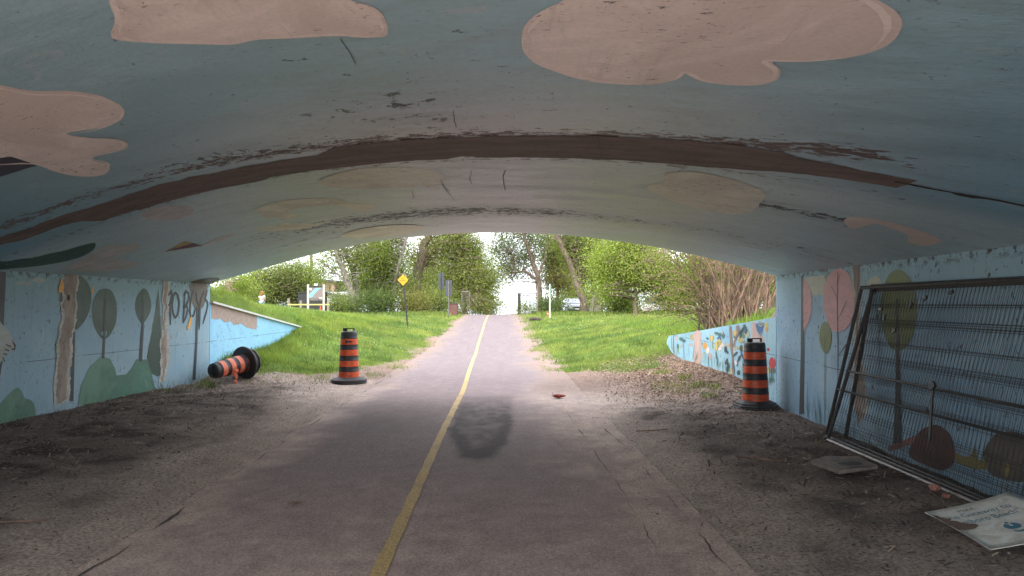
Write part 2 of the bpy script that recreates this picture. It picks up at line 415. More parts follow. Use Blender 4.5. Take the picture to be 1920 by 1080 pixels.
# colours
tan = np.array(lin(184,168,158)); pink = np.array(lin(134,115,105)); mulch = np.array(lin(122,111,104)); dark = np.array(lin(72,63,58)); green = np.array((.11,.17,.025)); litter = np.array(lin(128,106,92))
n1 = fbm(GX, GY, .9, 11); n2 = fbm(GX, GY, 5, 12, 5); q_ = GY+SK*GX
far = np.where(GX < -2, sst(.5, 1.5, pathL(GY)-.2-GX+(n1-.5)*1.3), sst(.3, 1.2, GX-1.3+(n1-.5)*1.4))
zoneY = sst(3.0, 6.5, GY+(n1-.5)*2)*sst(QE+1.5, QE-.8, q_+(n1-.5)*2)
C = tan[None, None]*(.75+.5*n2[..., None])
k_ = (sst(.3, .65, n2+.25)*far*zoneY)[..., None]
C = C*(1-k_)+(mulch*(.5+n2[..., None]*.9))*k_
k_ = (sst(.5, .62, fbm(GX, GY, 3.2, 14, 5))*far*zoneY*.8)[..., None]; C = C*(1-k_)+dark*k_
k_ = (sst(QE+.2, QE+2.2, q_+(n1-.5)*2))[..., None]; C = C*(1-k_)+pink*(.8+.45*n2[..., None])*k_
k_ = (((GX > 2.2) & (GX < 4.1))*sst(QE+.2, QE+2.5, q_)*sst(18.6, 17.6, GY)*sst(2.2, 3.0, GX+(n1-.5)))[..., None]; C = C*(1-k_)+litter*(.5+n2[..., None])*k_
gcol = green*(.7+.7*fbm(GX, GY, 2.5, 21)[..., None]); k_ = gm[..., None]; C = C*(1-k_)+gcol*k_
beach = sst(56, 60, GY)[..., None]; C = C*(1-beach)+np.array((.2,.19,.13))*beach
g = NG('soil_and_turf'); a = g.attr(); co = g.coord()
fn = g.noise(co, 38, 6, .75); fn2 = g.noise(co, 150, 3, .7); c_ = g.mix(g.ramp(fn, .34, .62, 0, 1), g.mix(1., a, (.48,.46,.45), 'MULTIPLY'), g.mix(1., a, (1.22,1.2,1.18), 'MULTIPLY'))
c_ = g.mix(g.ramp(fn2, .62, .72, 0, .55), c_, g.mix(1., a, (1.8,1.75,1.7), 'MULTIPLY'))
c_ = g.mix(g.ramp(fn2, .36, .28, 0, .7), c_, g.mix(1., a, (.3,.28,.27), 'MULTIPLY'))
g.bump(g.math('ADD', fn, g.math('MULTIPLY', fn2, .5)), .9, .02); g.done(c_, .95, 0, .2)
def grid_mesh(name, X, Y, Z, C, m, kind='structure'):
    nx, ny = X.shape; V = np.c_[X.ravel(), Y.ravel(), Z.ravel()]; I = np.arange(nx*ny).reshape(nx, ny)
    Fc = np.stack([I[:-1,:-1], I[1:,:-1], I[1:,1:], I[:-1,1:]], -1).reshape(-1, 4)
    o = fmesh(name, V, Fc, m, None, True, C.reshape(-1, 3)); 
    if kind: o['kind'] = kind
    return o
grid_mesh('ground', GX, GY, GZr, C, g.m)

# ---- asphalt path, with its dusty shoulder
py_ = axis([(-40,1.5,.6),(1.5,22,.045),(22,50,.3),(50,58,1)]); pt = np.linspace(0, 1, 97)
PYg, PT = np.meshgrid(py_, pt, indexing='ij'); PXL = pathL(PYg)-.1; PXR = pathR(PYg)+.5
PXg = PXL+(PXR-PXL)*PT; PZ = GROUND(PXg, PYg)+.006+(fbm(PXg, PYg, .9, 31)-.5)*.006
asp = np.array(lin(158,139,138)); aspd = np.array(lin(124,113,110)); dust = np.array(lin(190,170,158))
m1 = fbm(PXg, PYg, 1.1, 32); m2 = fbm(PXg, PYg, 7, 33, 5); m3 = fbm(PXg*1.0, PYg*.25, 2.4, 34)
PC = asp*(.8+.4*m2[..., None])
midshade = np.clip(sst(.2, .8, m1)*.15+.45, 0, 1)*sst(3.5, 8, PYg)*sst(15.5, 9, PYg+(m1-.5)*1.2); PC = PC*(1-midshade[..., None])+aspd*midshade[..., None]  # mid-tunnel shade put into the asphalt colour, slightly mottled
# dark rougher patches of older surface under the portal
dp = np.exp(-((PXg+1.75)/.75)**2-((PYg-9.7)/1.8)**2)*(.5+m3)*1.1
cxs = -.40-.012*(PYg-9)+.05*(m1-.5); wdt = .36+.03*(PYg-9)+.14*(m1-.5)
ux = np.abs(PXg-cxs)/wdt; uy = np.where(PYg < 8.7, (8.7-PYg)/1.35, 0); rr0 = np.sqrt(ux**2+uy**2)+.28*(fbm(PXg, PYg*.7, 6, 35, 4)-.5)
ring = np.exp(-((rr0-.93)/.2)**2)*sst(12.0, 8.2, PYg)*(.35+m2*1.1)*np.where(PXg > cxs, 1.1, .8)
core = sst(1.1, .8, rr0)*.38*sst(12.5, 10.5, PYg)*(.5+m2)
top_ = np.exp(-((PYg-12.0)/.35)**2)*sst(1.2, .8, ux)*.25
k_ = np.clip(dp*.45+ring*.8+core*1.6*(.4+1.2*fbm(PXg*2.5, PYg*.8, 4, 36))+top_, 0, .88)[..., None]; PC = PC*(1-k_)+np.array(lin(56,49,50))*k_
dR = (PXg-pathR(PYg)); dL = (pathL(PYg)-PXg)
ed = np.maximum(sst(-.8, .1, dR+(m1-.5)*1.2), sst(-.65, .1, dL+(m1-.5)*1.1))
near = sst(7.2, 3.6, PYg+(m1-.5)*1.)*.6  # dust towards the near end, also lightened for daylight from the portal behind
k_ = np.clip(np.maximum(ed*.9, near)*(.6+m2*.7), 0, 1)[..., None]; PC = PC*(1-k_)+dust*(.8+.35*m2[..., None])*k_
outk = sst(QE-3, QE+6, PYg+SK*PXg)[..., None]*.8; PC = PC*(1-outk)+np.array(lin(104,97,100))*(.85+.3*m2[..., None])*outk  # asphalt colour darkened outside the tunnel to hold back the daylight
pk = (sst(-.5, .1, np.maximum(dR, dL)+(m1-.5)*.8)*sst(QE, QE+2, PYg+SK*PXg))[..., None]*.85; PC = PC*(1-pk)+pink*(.85+.3*m2[..., None])*pk
g = NG('asphalt'); a = g.attr(); co = g.coord()
fn = g.noise(co, 75, 3, .85); fn2 = g.noise(co, 14, 6, .75); fc = g.noise(co, 34, 3, .8); fl = g.noise(g.coord('Object', (2.2,.25,1)), 1.6, 5, .7, .6)
c_ = g.mix(g.ramp(fn, .36, .64), g.mix(1., a, (.6,.59,.6), 'MULTIPLY'), g.mix(1., a, (1.36,1.33,1.31), 'MULTIPLY'))
c_ = g.mix(g.ramp(fn2, .35, .65, 0, .35), c_, g.mix(1., a, (.78,.77,.78), 'MULTIPLY'))
c_ = g.mix(g.ramp(fc, .62, .66, 0, .6), c_, g.mix(1., a, (.4,.38,.38), 'MULTIPLY')); c_ = g.mix(g.ramp(fc, .36, .33, 0, .5), c_, g.mix(1., a, (1.6,1.55,1.5), 'MULTIPLY'))
c_ = g.mix(g.ramp(fl, .5, .7, 0, .3), c_, g.mix(1., a, (1.3,1.25,1.2), 'MULTIPLY'))
g.bump(g.math('ADD', fn, g.math('MULTIPLY', fc, .6)), .6, .006); g.done(c_, .88, 0, .3)
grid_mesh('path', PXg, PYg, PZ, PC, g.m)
# yellow line
g = NG('worn_yellow_paint'); co = g.coord(); fn = g.noise(co, 60, 5, .8); f3 = g.noise(co, 2.5, 4)
c_ = g.mix(g.ramp(fn, .35, .62), lin(146,128,108), lin(214,178,98)); c_ = g.mix(g.ramp(f3, .45, .75, 0, .5), c_, lin(140,124,105)); g.bump(fn, .5, .004); g.done(c_, .8)
ly = axis([(-30,2,.5),(2,22,.1),(22,50,.4)]); lx = np.interp(ly, [-30,4,9,12.8,18,27,35,45], [-.75,-.79,-.875,-.91,-1.07,-1.28,-1.42,-1.56]); lw = .045+.004*np.sin(ly*9)+.003*np.sin(ly*23)
V = []; 
for x_, y_, w_ in zip(lx, ly, lw): V += [(x_-w_, y_), (x_+w_, y_)]
V = np.array(V); Zl = GROUND(V[:, 0], V[:, 1])+.012+(fbm(V[:, 0], V[:, 1], .9, 31)-.5)*.006
n_ = len(ly); fmesh('yellow_centre_line', np.c_[V, Zl], np.array([(2*i, 2*i+1, 2*i+3, 2*i+2) for i in range(n_-1)]), g.m)['kind'] = 'structure'
# cracks along the pavement edges
M['crack'] = pm('dark_crack', (.085,.075,.07), .3, 20, .95, 0)
def ground_crack(P, wd, jit=.025):
    V = []; Fc = []; p = []
    for i in range(len(P)-1):
        a = np.array(P[i]); b = np.array(P[i+1]); n = max(2, int(np.linalg.norm(b-a)/.07))
        p += [a+(b-a)*t/n for t in range(n)]
    p = np.array(p); N = np.array([mn.noise(Vector((c[0]*3, c[1]*3, 1)))*jit+mn.noise(Vector((c[0]*14, c[1]*14, 5)))*jit*.5 for c in p])
    Wd = np.array([max(.06, .25+mn.noise(Vector((c[0]*2, c[1]*2, 9)))*1.8) for c in p])*wd
    X = np.r_[p[:, 0]+N-Wd/2, p[:, 0]+N+Wd/2]; Y = np.r_[p[:, 1], p[:, 1]]; Z = GROUND(X, Y)+.0125; n = len(p)
    return np.c_[X, Y, Z], np.array([(i, i+n, i+n+1, i+1) for i in range(n-1)])
VV = []; FF = []; b_ = 0
for P, wd in (([(-2.55,3.2),(-2.53,4.4),(-2.62,7),(-2.7,11),(-2.74,15)], .02), ([(.95,4.6),(.93,6.5),(.8,11),(.72,13)], .012), ([(1.32,2.6),(1.31,4.2),(1.28,7.7),(1.2,9)], .013), ([(-1.2,9.2),(-2.0,9.6),(-2.6,9.3)], .01), ([(1.75,3.6),(1.82,4.4)], .008), ([(2.0,3.4),(2.02,4.2)], .008)):
    v, f_ = ground_crack(P, wd); VV.append(v); FF.append(f_+b_); b_ += len(v)
fmesh('pavement_cracks', np.concatenate(VV), np.concatenate(FF), M['crack'])['kind'] = 'stuff'
# river and far shore
g = NG('river_water'); co = g.coord('Object', (1,.3,1)); g.bump(g.noise(co, .6, 4), .15, .1); g.done((.25,.28,.32), .25, 0, .5)
fmesh('river', [(-4000,70,-2.2),(4000,70,-2.2),(4000,6000,-2.2),(-4000,6000,-2.2)], [(0,1,2,3)], g.m)['kind'] = 'structure'
hv = []; hf = []
for i in range(120):
    x = -3600+i*60; h = 9+14*fbm(np.array([x*.004]), np.array([0.]), 1, 41)[0]; hv += [(x, 3000, -3), (x, 3060, h), (x, 3400, h*.8)]
    if i: b = 3*i; hf += [(b-3, b, b+1, b-2), (b-2, b+1, b+2, b-1)]
fmesh('far_shore', hv, hf, pm('hazy_far_woods', (.42,.46,.5), .15, .01, 1, 0))['kind'] = 'structure'

# ------------------------------------------------------------------ underpass
UP = empty('underpass', (0, 0, 0), 0, 'low arched concrete underpass over the path, painted blue with clouds and trees', 'underpass')
g = NG('painted_ceiling'); co = g.coord('UV', (1,3.2,1)); co1 = g.coord('UV'); a = g.attr()
n1_ = g.noise(co, .8, 7, .6, .6); n2_ = g.noise(g.coord('UV', (1,2.2,1)), 3.5, 6, .75, .8); n3_ = g.noise(co1, 22, 4)
c_ = g.mix(g.ramp(n1_, .3, .7), g.mix(1., a, (.86,.86,.86), 'MULTIPLY'), g.mix(1., a, (1.1,1.1,1.1), 'MULTIPLY'))
ms = g.n('ShaderNodeAttribute', attribute_name='mould'); mf = ms.outputs['Fac']
nf = g.noise(g.coord('UV', (1.3,1,1)), 6.5, 6, .8, .6)
k = g.ramp(g.math('ADD', g.math('ADD', g.math('MULTIPLY', nf, .62), g.math('MULTIPLY', n2_, .38)), g.math('MULTIPLY', mf, .125)), .60, .615)
c_ = g.mix(g.math('MULTIPLY', k, .85), c_, (.022,.024,.03))
k2 = g.ramp(g.noise(g.coord('UV', (1,2.5,1)), 16, 3, .7), .655, .675); c_ = g.mix(g.math('MULTIPLY', k2, .6), c_, (.06,.05,.05))
c_ = g.mix(g.ramp(n3_, .35, .7, 0, .1), c_, (.1,.1,.1))
soft = g.noise(g.coord('UV', (1,2.6,1)), 1.7, 7, .65, 1.2); c_ = g.mix(g.ramp(soft, .5, .66, 0, .2), c_, lin(130,136,132)); c_ = g.mix(g.ramp(soft, .42, .3, 0, .3), c_, lin(205,200,196))
bs = g.n('ShaderNodeAttribute', attribute_name='bare'); kb = g.ramp(g.math('ADD', g.noise(g.coord('UV', (1,2.2,1)), 7, 6, .75, .5), g.math('MULTIPLY', bs.outputs['Fac'], .22)), .665, .675)
c_ = g.mix(kb, c_, lin(104,86,80))
g.bump(g.math('ADD', g.noise(co, 9, 6, .7), g.math('MULTIPLY', g.noise(co1, 60, 3), .3)), .3, .012)
g.done(c_, g.ramp(g.math('SUBTRACT', n1_, g.math('MULTIPLY', mf, -.5)), .25, .9, .34, .7), 0, .6); M['ceiling'] = g.m
ss = np.linspace(0, 1, 180); qq = np.linspace(QN, QE, 300); SS, QQ = np.meshgrid(ss, qq, indexing='ij'); CX, CY, CZ = sq_world(SS, QQ)
CZ = CZ+(fbm(SS*WID, QQ, .5, 51)-.5)*.02
blue = np.array(lin(156,188,198)); teal = np.array(lin(120,166,186)); greyp = np.array(lin(238,230,228)); grn = np.array(lin(200,216,196))
nb = fbm(SS*WID*.6, QQ, .7, 52); edgek = np.clip(sst(.36, .05, SS)+sst(.76, .97, SS), 0, 1)[..., None]
CC = blue*(1-edgek)+teal*edgek
mid = (np.exp(-((SS-.6)/.2)**2)*sst(3.2, 5.5, QQ)*.9*np.clip(.55+nb*.8, 0, 1.1))[..., None]; CC = CC*(1-mid)+greyp*mid  # pinkish-grey reflection of the bright exit painted along the crown
gk = ((np.exp(-((SS-.42)/.12)**2)+np.exp(-((SS-.76)/.09)**2)*.8)*sst(5.2, 6.5, QQ)*(.4+nb))[..., None]*.8; CC = CC*(1-np.clip(gk,0,.9))+grn*np.clip(gk,0,.9)  # green light bounced off the grass, painted into the ceiling colour
ex = (sst(QE-2.5, QE-.3, QQ)*sst(.2, .02, np.abs(SS-.86)-.1)*.6)[..., None]; CC = CC*(1-ex)+np.array(lin(140,172,186))*ex
mo = np.exp(-((QQ-9.15-(SS-.6)*.4)/.42)**2)*np.exp(-((SS-.52)/.24)**2)*1.15+np.exp(-((QQ-10.0)/.9)**2)*.35*np.exp(-((SS-.35)/.2)**2)
mo = mo+np.exp(-((QQ-4.85)/.22)**2)*np.exp(-((SS-.42)/.13)**2)*.7+np.exp(-((QQ-4.3)/.6)**2)*np.exp(-((SS-.58)/.06)**2)*.5
pale = (sst(5.6, 6.2, QQ)*.45)[..., None]; CC = CC*(1-pale)+np.array(lin(232,240,236))*pale  # exit half whitened in the colour to stand in for light from outside
mo = mo+np.exp(-((QQ-6.8-(SS-.75)*1.6)/.16)**2)*sst(.74, .77, SS)*sst(.94, .9, SS)*.9+np.exp(-((QQ-9.2)/.6)**2)*.3*sst(.7, .9, SS)
nx_, ny_ = CX.shape; I = np.arange(nx_*ny_).reshape(nx_, ny_)
Fc = np.stack([I[:-1,:-1], I[:-1,1:], I[1:,1:], I[1:,:-1]], -1).reshape(-1, 4)
ceiling = fmesh('ceiling', np.c_[CX.ravel(), CY.ravel(), CZ.ravel()], Fc, M['ceiling'], UP, True, CC.reshape(-1, 3), np.c_[(SS*WID).ravel(), QQ.ravel()])
ba = np.exp(-((QQ-4.93)/.14)**2)*(.35+1.1*fbm(SS*WID*.7, QQ, 1, 91))+np.exp(-((QQ-5.8)/.07)**2)*.6+np.exp(-((SS-.83)/.02)**2-((QQ-4.78)/.14)**2)*.6
ba = ba*sst(.91, .85, SS); at_ = ceiling.data.attributes.new('bare', 'FLOAT', 'POINT'); at_.data.foreach_set('value', np.clip(ba, 0, 1).astype(np.float32).ravel())
at_ = ceiling.data.attributes.new('mould', 'FLOAT', 'POINT'); at_.data.foreach_set('value', np.clip(mo, 0, 1).astype(np.float32).ravel())
# slab above with end faces and parapets
sv = []; sf = []
sl = np.linspace(0, 1, 40)
for q in (QN, QE):
    for s in sl:
        x, y, z = sq_world(s, q); sv += [(x, y, z+.004 if 0 < s < 1 else z), (x, y, 3.5)]
for k in range(2):
    for i in range(39): b = k*80+i*2; sf.append((b, b+2, b+3, b+1))
for i in range(39): b = i*2+1; sf.append((b, b+2, b+82, b+80))
fmesh('deck_slab', sv, sf, M['concrete'], UP)
for q in (QN+.2, QE-.2):
    a0 = Vector([float(v) for v in sq_world(-.05, q)]); a1 = Vector([float(v) for v in sq_world(1.05, q)]); d = a1-a0; ang = math.atan2(d.y, d.x)
    MB().box(((a0.x+a1.x)/2, (a0.y+a1.y)/2, 3.9), (d.length, .3, .8), Matrix.Rotation(ang, 3, 'Z')).build('parapet', M['concrete'], UP)
def wall_block(name, surf, Y0, Y1, ztop0, ztop1, m, parent, thick=.42, zb=-.8, n=60, nz_=14, cap=None, round_end=False):
    """a wall with a finely divided painted face, a top and a back"""
    ys = np.linspace(Y0, Y1, n); V = []; UV = []
    for y in ys:
        zt = ztop0+(ztop1-ztop0)*(y-Y0)/(Y1-Y0)
        if round_end: zt -= .35*max(0, (y-(Y1-.5))/.5)**3
        for k in range(nz_):
            z = zb+(zt-zb)*k/(nz_-1); bmp = (mn.noise(Vector((y*1.3, z*1.3, 4)))*.006) if 0 < k < nz_-1 else 0
            V.append(surf.world(y, z, bmp)); UV.append((y, z))
    Fc = [(i*nz_+k, i*nz_+k+1, (i+1)*nz_+k+1, (i+1)*nz_+k) for i in range(n-1) for k in range(nz_-1)]
    b = len(V)
    for y in ys:
        zt = ztop0+(ztop1-ztop0)*(y-Y0)/(Y1-Y0)
        if round_end: zt -= .35*max(0, (y-(Y1-.5))/.5)**3
        V += [surf.world(y, zt, -thick), surf.world(y, zb, -thick)]; UV += [(y, zt), (y, zb)]
    for i in range(n-1):
        Fc += [(i*nz_+nz_-1, b+2*i, b+2*i+2, (i+1)*nz_+nz_-1), (b+2*i, b+2*i+1, b+2*i+3, b+2*i+2)]
    for i in (0, n-1): Fc.append(tuple([i*nz_+k for k in range(nz_)]+[b+2*i, b+2*i+1]))
    me = bpy.data.meshes.new(name); me.from_pydata([tuple(map(float, v)) for v in V], [], Fc); me.update()
    l = me.uv_layers.new(name='uv')
    for lp in me.loops: l.data[lp.index].uv = UV[lp.vertex_index]
    bm = bmesh.new(); bm.from_mesh(me); bmesh.ops.recalc_face_normals(bm, faces=bm.faces); bm.to_mesh(me); bm.free()
    return link(name, me, m, parent)
def wallmat(name, c, c2, green, chips=.6, dirt=.5):
    g = NG(name); co = g.coord('UV'); cv = g.coord('UV', (3,.7,1)); sep = g.n('ShaderNodeSeparateXYZ'); g.l(co, sep.inputs[0])
    z = sep.outputs[1]
    big = g.noise(co, .9, 5, .6, .5); cc = g.mix(g.ramp(big, .35, .65), c, c2)
    cc = g.mix(g.math('MULTIPLY', g.ramp(g.math('ADD', z, g.math('MULTIPLY', g.noise(co, 2, 4), .8)), 2.35, 1.75, 1, 0), .5), cc, green)
    cc = g.mix(g.ramp(g.noise(co, 6, 5, .7), .35, .65, 0, .18), cc, tuple(x*.75 for x in c))
    dr = g.noise(g.coord('UV', (4,.45,1)), 2.2, 6, .75, .5); cc = g.mix(g.ramp(dr, .54, .68, 0, .38), cc, tuple(x*.5 for x in c)); cc = g.mix(g.ramp(dr, .42, .34, 0, .3), cc, tuple(min(.8, x*1.25+.04) for x in c))
    st = g.noise(cv, 7, 5, .7); lo = g.ramp(g.math('ADD', z, g.math('MULTIPLY', st, .9)), 1.0, .35, 0, 1)
    cc = g.mix(g.math('MULTIPLY', g.math('MULTIPLY', lo, dirt), g.ramp(st, .4, .6)), cc, lin(88,92,84))
    ch = g.ramp(g.noise(g.coord('UV', (1.6,1,1)), 10, 5, .8, .4), .625-.03*chips, .64-.03*chips)
    area = g.ramp(g.noise(co, 1.1, 3), .42, .55)
    cc = g.mix(g.math('MULTIPLY', ch, area), cc, (.045,.05,.06))
    ch2 = g.ramp(g.noise(g.coord('UV', (1.2,1,1)), 7, 5, .8, 1.), .63, .64); cc = g.mix(g.math('MULTIPLY', ch2, .8), cc, lin(150,140,130))
    tp = g.math('MULTIPLY', g.ramp(z, 1.93, 2.02), g.ramp(g.noise(co, 9, 4, .8), .5, .58)); cc = g.mix(tp, cc, (.09,.09,.09))
    jl = g.math('ABSOLUTE', g.math('SUBTRACT', g.math('ADD', z, g.math('MULTIPLY', g.noise(co, 1.5, 3), .03)), .86))
    cc = g.mix(g.math('MULTIPLY', g.ramp(jl, .006, .002), g.ramp(g.noise(co, 1.3, 3), .42, .5)), cc, (.08,.08,.08))
    g.bump(g.math('SUBTRACT', g.noise(co, 40, 5, .7), g.math('MULTIPLY', ch, .8)), .35, .006)
    return g.done(cc, .6, 0, .4)
wl_m = wallmat('pale_blue_wall_paint', lin(150,178,190), lin(136,168,186), lin(132,162,160), .6, .6)
wr_m = wallmat('blue_wall_paint', lin(160,192,210), lin(140,176,202), lin(142,176,172), .9, .7)
UL = wall_block('left_wall', WL, -8, 14.3, ZS, ZS, wl_m, UP); UL.name = 'side_wall'; UL['label'] = 'pale blue left wall with painted green trees and black graffiti'
UR = wall_block('side_wall', WR, -8, 10.37, ZS, ZS, wr_m, UP); UR['label'] = 'blue right wall with painted pink and green trees'

P_ = paint
M['cl'] = P_('cloud_paint', lin(245,229,220), .1, .3, .5, (1,2.2,1), tone=lin(226,209,200)); M['clg'] = P_('greenish_cloud_paint', lin(240,234,214), .15, .9, .5, (1,2.5,1), tone=lin(214,206,190))
M['rim'] = P_('pale_brush_stroke', lin(248,232,224), .08); M['rim2'] = P_('dull_brush_stroke', lin(224,206,197), .1); M['cl2'] = P_('faded_cloud_paint', lin(212,206,202), .2, .3)
M['kite_dark'] = P_('dark_purple_paint', lin(70,66,78), .25); M['kred'] = P_('dark_red_paint', lin(110,45,40), .25); M['kyel'] = P_('yellow_paint', lin(196,164,92), .2)
M['dgreen'] = P_('dark_green_paint', lin(52,88,76), .25, .4); M['tgreen'] = P_('tree_green_paint', lin(46,74,62), .3, .9, streak=(1,.6,1), tone=lin(60,84,74)); M['hgreen'] = P_('hill_green_paint', lin(72,120,102), .25, .8, tone=lin(96,136,116))
M['trunkp'] = P_('charcoal_trunk_paint', lin(50,57,62), .25, .3, streak=(1,.5,1)); M['plaster'] = P_('bare_beige_concrete', lin(160,146,136), .35, .8, .85, (3,1,1), (.08,.07,.06)); M['white_edge'] = P_('pale_chipped_edge', lin(182,180,172), .3, .8)
M['spray'] = P_('black_spray_paint', (.02,.02,.028), .3, 0, .5); M['pinkp'] = P_('dusty_pink_paint', lin(208,152,152), .15, .6); M['cream'] = P_('cream_paint', lin(186,188,168), .15, .9)
M['olive'] = P_('olive_paint', lin(118,130,72), .25, .6); M['lgreen'] = P_('light_green_paint', lin(140,168,116), .2, .4); M['brownp'] = P_('red_brown_paint', lin(92,56,48), .3, .4); M['rose'] = P_('rose_paint', lin(150,98,92), .2)
M['yel'] = P_('yellow_flower_paint', lin(212,192,112), .3, .8, streak=(1,.5,1)); M['orn'] = P_('orange_flower_paint', lin(228,164,74), .2, .3); M['teal'] = P_('teal_leaf_paint', lin(70,120,120), .3, .6); M['dteal'] = P_('dark_leaf_paint', lin(44,80,86), .3, .4)
M['dblue'] = P_('deep_blue_paint', lin(60,104,160), .25, .3); M['redp'] = P_('red_paint', lin(200,50,56), .2); M['greyw'] = P_('grey_white_paint', lin(170,176,172), .2, .3); M['pinkst'] = P_('faded_pink_paint', lin(206,178,172), .2, .8, streak=(3,.5,1)); M['brst'] = P_('brown_branch_paint', lin(142,122,112), .25, .5)
M['mustard'] = P_('mustard_paint', lin(140,128,72), .3, .6); M['boul'] = P_('grey_brown_paint', lin(100,92,82), .3, .5)
M['brown_band'] = P_('brown_primer_strip', lin(124,106,99), .4, .9, .8, (1,4,1), (.03,.02,.02), soft=2)

# bare strip across the ceiling where the joint was repaired
qs = []
ss_ = np.linspace(-.002, .892, 90)
lo_ = [(s*WID, 4.98+.36*float(sst(.78, .892, s))+.10*mn.noise(Vector((s*14, 0, 0)))+.05*mn.noise(Vector((s*55, 1, 0)))+(.22*(s < .505)*min(1, (.505-s)*40))*1.0) for s in ss_]
hi_ = [(s*WID, 5.74+.06*mn.noise(Vector((s*12, 5, 0)))+.03*mn.noise(Vector((s*60, 6, 0)))-.16*float(sst(.7, .89, s))+(.05 if s < .4 else 0)) for s in ss_]
decal(CE, lo_+hi_[::-1], M['brown_band'], ceiling, 'exposed_joint_strip', .003, px=False, sm=False, rag=.012, f=20)
tail = [(s*WID, 5.43+.03*mn.noise(Vector((s*40, 2, 0)))) for s in np.linspace(.885, .998, 20)]; tail2 = [(a, b+.10*(1-.6*a/WID)+.05*mn.noise(Vector((a*6, 3, 0)))) for a, b in tail[::-1]]
decal(CE, tail+tail2, pm('dark_joint_gap', (.05,.035,.03), .4, 8, .9, .3), ceiling, 'joint_gap', .004, px=False, sm=False, rag=.012, f=20)
clouds = {
 'A': [(195,-60),(205,0),(215,38),(207,62),(225,75),(320,80),(430,82),(480,74),(560,70),(640,66),(715,68),(727,55),(720,30),(700,12),(655,-2),(600,-30),(500,-70),(300,-80)],
 'B': [(978,68),(985,45),(1010,22),(1050,2),(1120,-30),(1300,-60),(1500,-40),(1620,-12),(1675,15),(1692,45),(1665,82),(1600,104),(1520,113),(1450,112),(1463,130),(1455,148),(1420,158),(1370,158),(1320,150),(1285,134),(1262,148),(1220,157),(1160,157),(1105,151),(1050,136),(1005,118),(982,95)],
 'C': [(-60,165),(60,169),(140,170),(190,179),(225,196),(232,210),(220,226),(180,240),(125,250),(170,257),(220,260),(240,270),(225,282),(170,296),(200,307),(205,318),(190,328),(150,330),(110,323),(60,308),(-60,300)],
 'D': [(265,400),(290,388),(330,385),(362,390),(356,402),(330,411),(285,411)],
 'F': [(600,338),(650,320),(720,313),(790,315),(828,325),(835,340),(800,351),(740,351),(680,355),(620,350)],
 'G': [(640,443),(660,433),(700,425),(760,421),(795,425),(780,434),(740,440),(690,446)],
 'H': [(1213,352),(1222,345),(1244,340),(1248,326),(1290,321),(1350,330),(1400,345),(1435,362),(1425,380),(1410,395),(1385,401),(1340,397),(1280,382),(1235,366)],
 'I': [(1583,412),(1600,406),(1640,409),(1690,421),(1735,436),(1762,447),(1759,455),(1730,460),(1705,453),(1700,440),(1670,427),(1640,419),(1605,428),(1590,425)],
 'L': [(128,502),(160,482),(205,458),(248,454),(264,462),(242,474),(215,482),(230,490),(262,492),(240,502),(200,508),(160,508)]}
ml = {'D':'cl2','F':'clg','G':'clg','H':'clg','L':'cl2'}
lab = {'A':'long pink-beige painted cloud, first from the left at the top','B':'largest pink-beige painted cloud, scalloped below','C':'three-lobed painted cloud by the left wall'}
for k, P in clouds.items():
    decal(CE, P, M[ml.get(k, 'cl')], ceiling, 'painted_cloud', .003, rag=.012 if k in 'HI' else .004, label=lab.get(k))
for k in 'ABC':
    PP = smooth_poly([CE.hit(*p) for p in clouds[k]], 5); cx_, cy_ = np.mean(PP, 0)
    for j, (sc, w0, mm) in enumerate(((.95, .035, 'rim'),)):
        Q = [(cx_+(x-cx_)*sc+.03*mn.noise(Vector((x*2, y*2, j))), cy_+(y-cy_)*sc+.03*mn.noise(Vector((x*2, y*2, j+9)))) for x, y in PP]; n = len(Q)
        for a in range(0, n, n//5): m_ = n//5-2-j*2; seg = Q[a:a+m_]; stroke(CE, seg, [max(.004, w0*math.sin(math.pi*i/(len(seg)-1))*(.7+.6*abs(mn.noise(Vector((i*.3, a, j)))))) for i in range(len(seg))] if len(seg) > 3 else .01, M[mm], ceiling, 'brush_stroke', .0045+j*.0004, px=False) if len(seg) > 3 else None
decal(CE, [(478,395),(500,383),(540,375),(600,371),(640,374),(660,381),(705,382),(690,395),(655,401),(620,409),(605,420),(560,429),(510,433),(478,429),(482,420),(500,410)], M['clg'], ceiling, 'painted_cloud', .003, rag=.004)
for P, mm, nm in (([(-40,300),(20,292),(72,308),(40,318),(15,326),(-40,345)], 'kite_dark', 'painted_kite'), ([(308,471),(348,451),(378,461)], 'kyel', 'painted_kite'), ([(309,471),(362,455),(381,460)], 'kred', 'painted_kite_red')):
    decal(CE, P, M[mm], ceiling, nm, .004 if nm == 'painted_kite' else .007, sm=False, rag=.004)  # the kite's second triangle is dark red paint
decal(CE, [(378,461),(405,447),(440,437),(420,450)], M['cl2'], ceiling, 'painted_kite_tail', .004, rag=.01)
decal(CE, [(-60,490),(20,467),(90,450),(150,447),(178,455),(172,470),(140,485),(80,497),(20,503),(-40,505)], M['dgreen'], ceiling, 'painted_tree_crown', .004, rag=.004)
decal(CE, [(358,530),(366,526),(385,522),(405,521),(412,524),(400,530),(386,534)], M['boul'], ceiling, 'painted_tree_crown', .004, rag=.008)
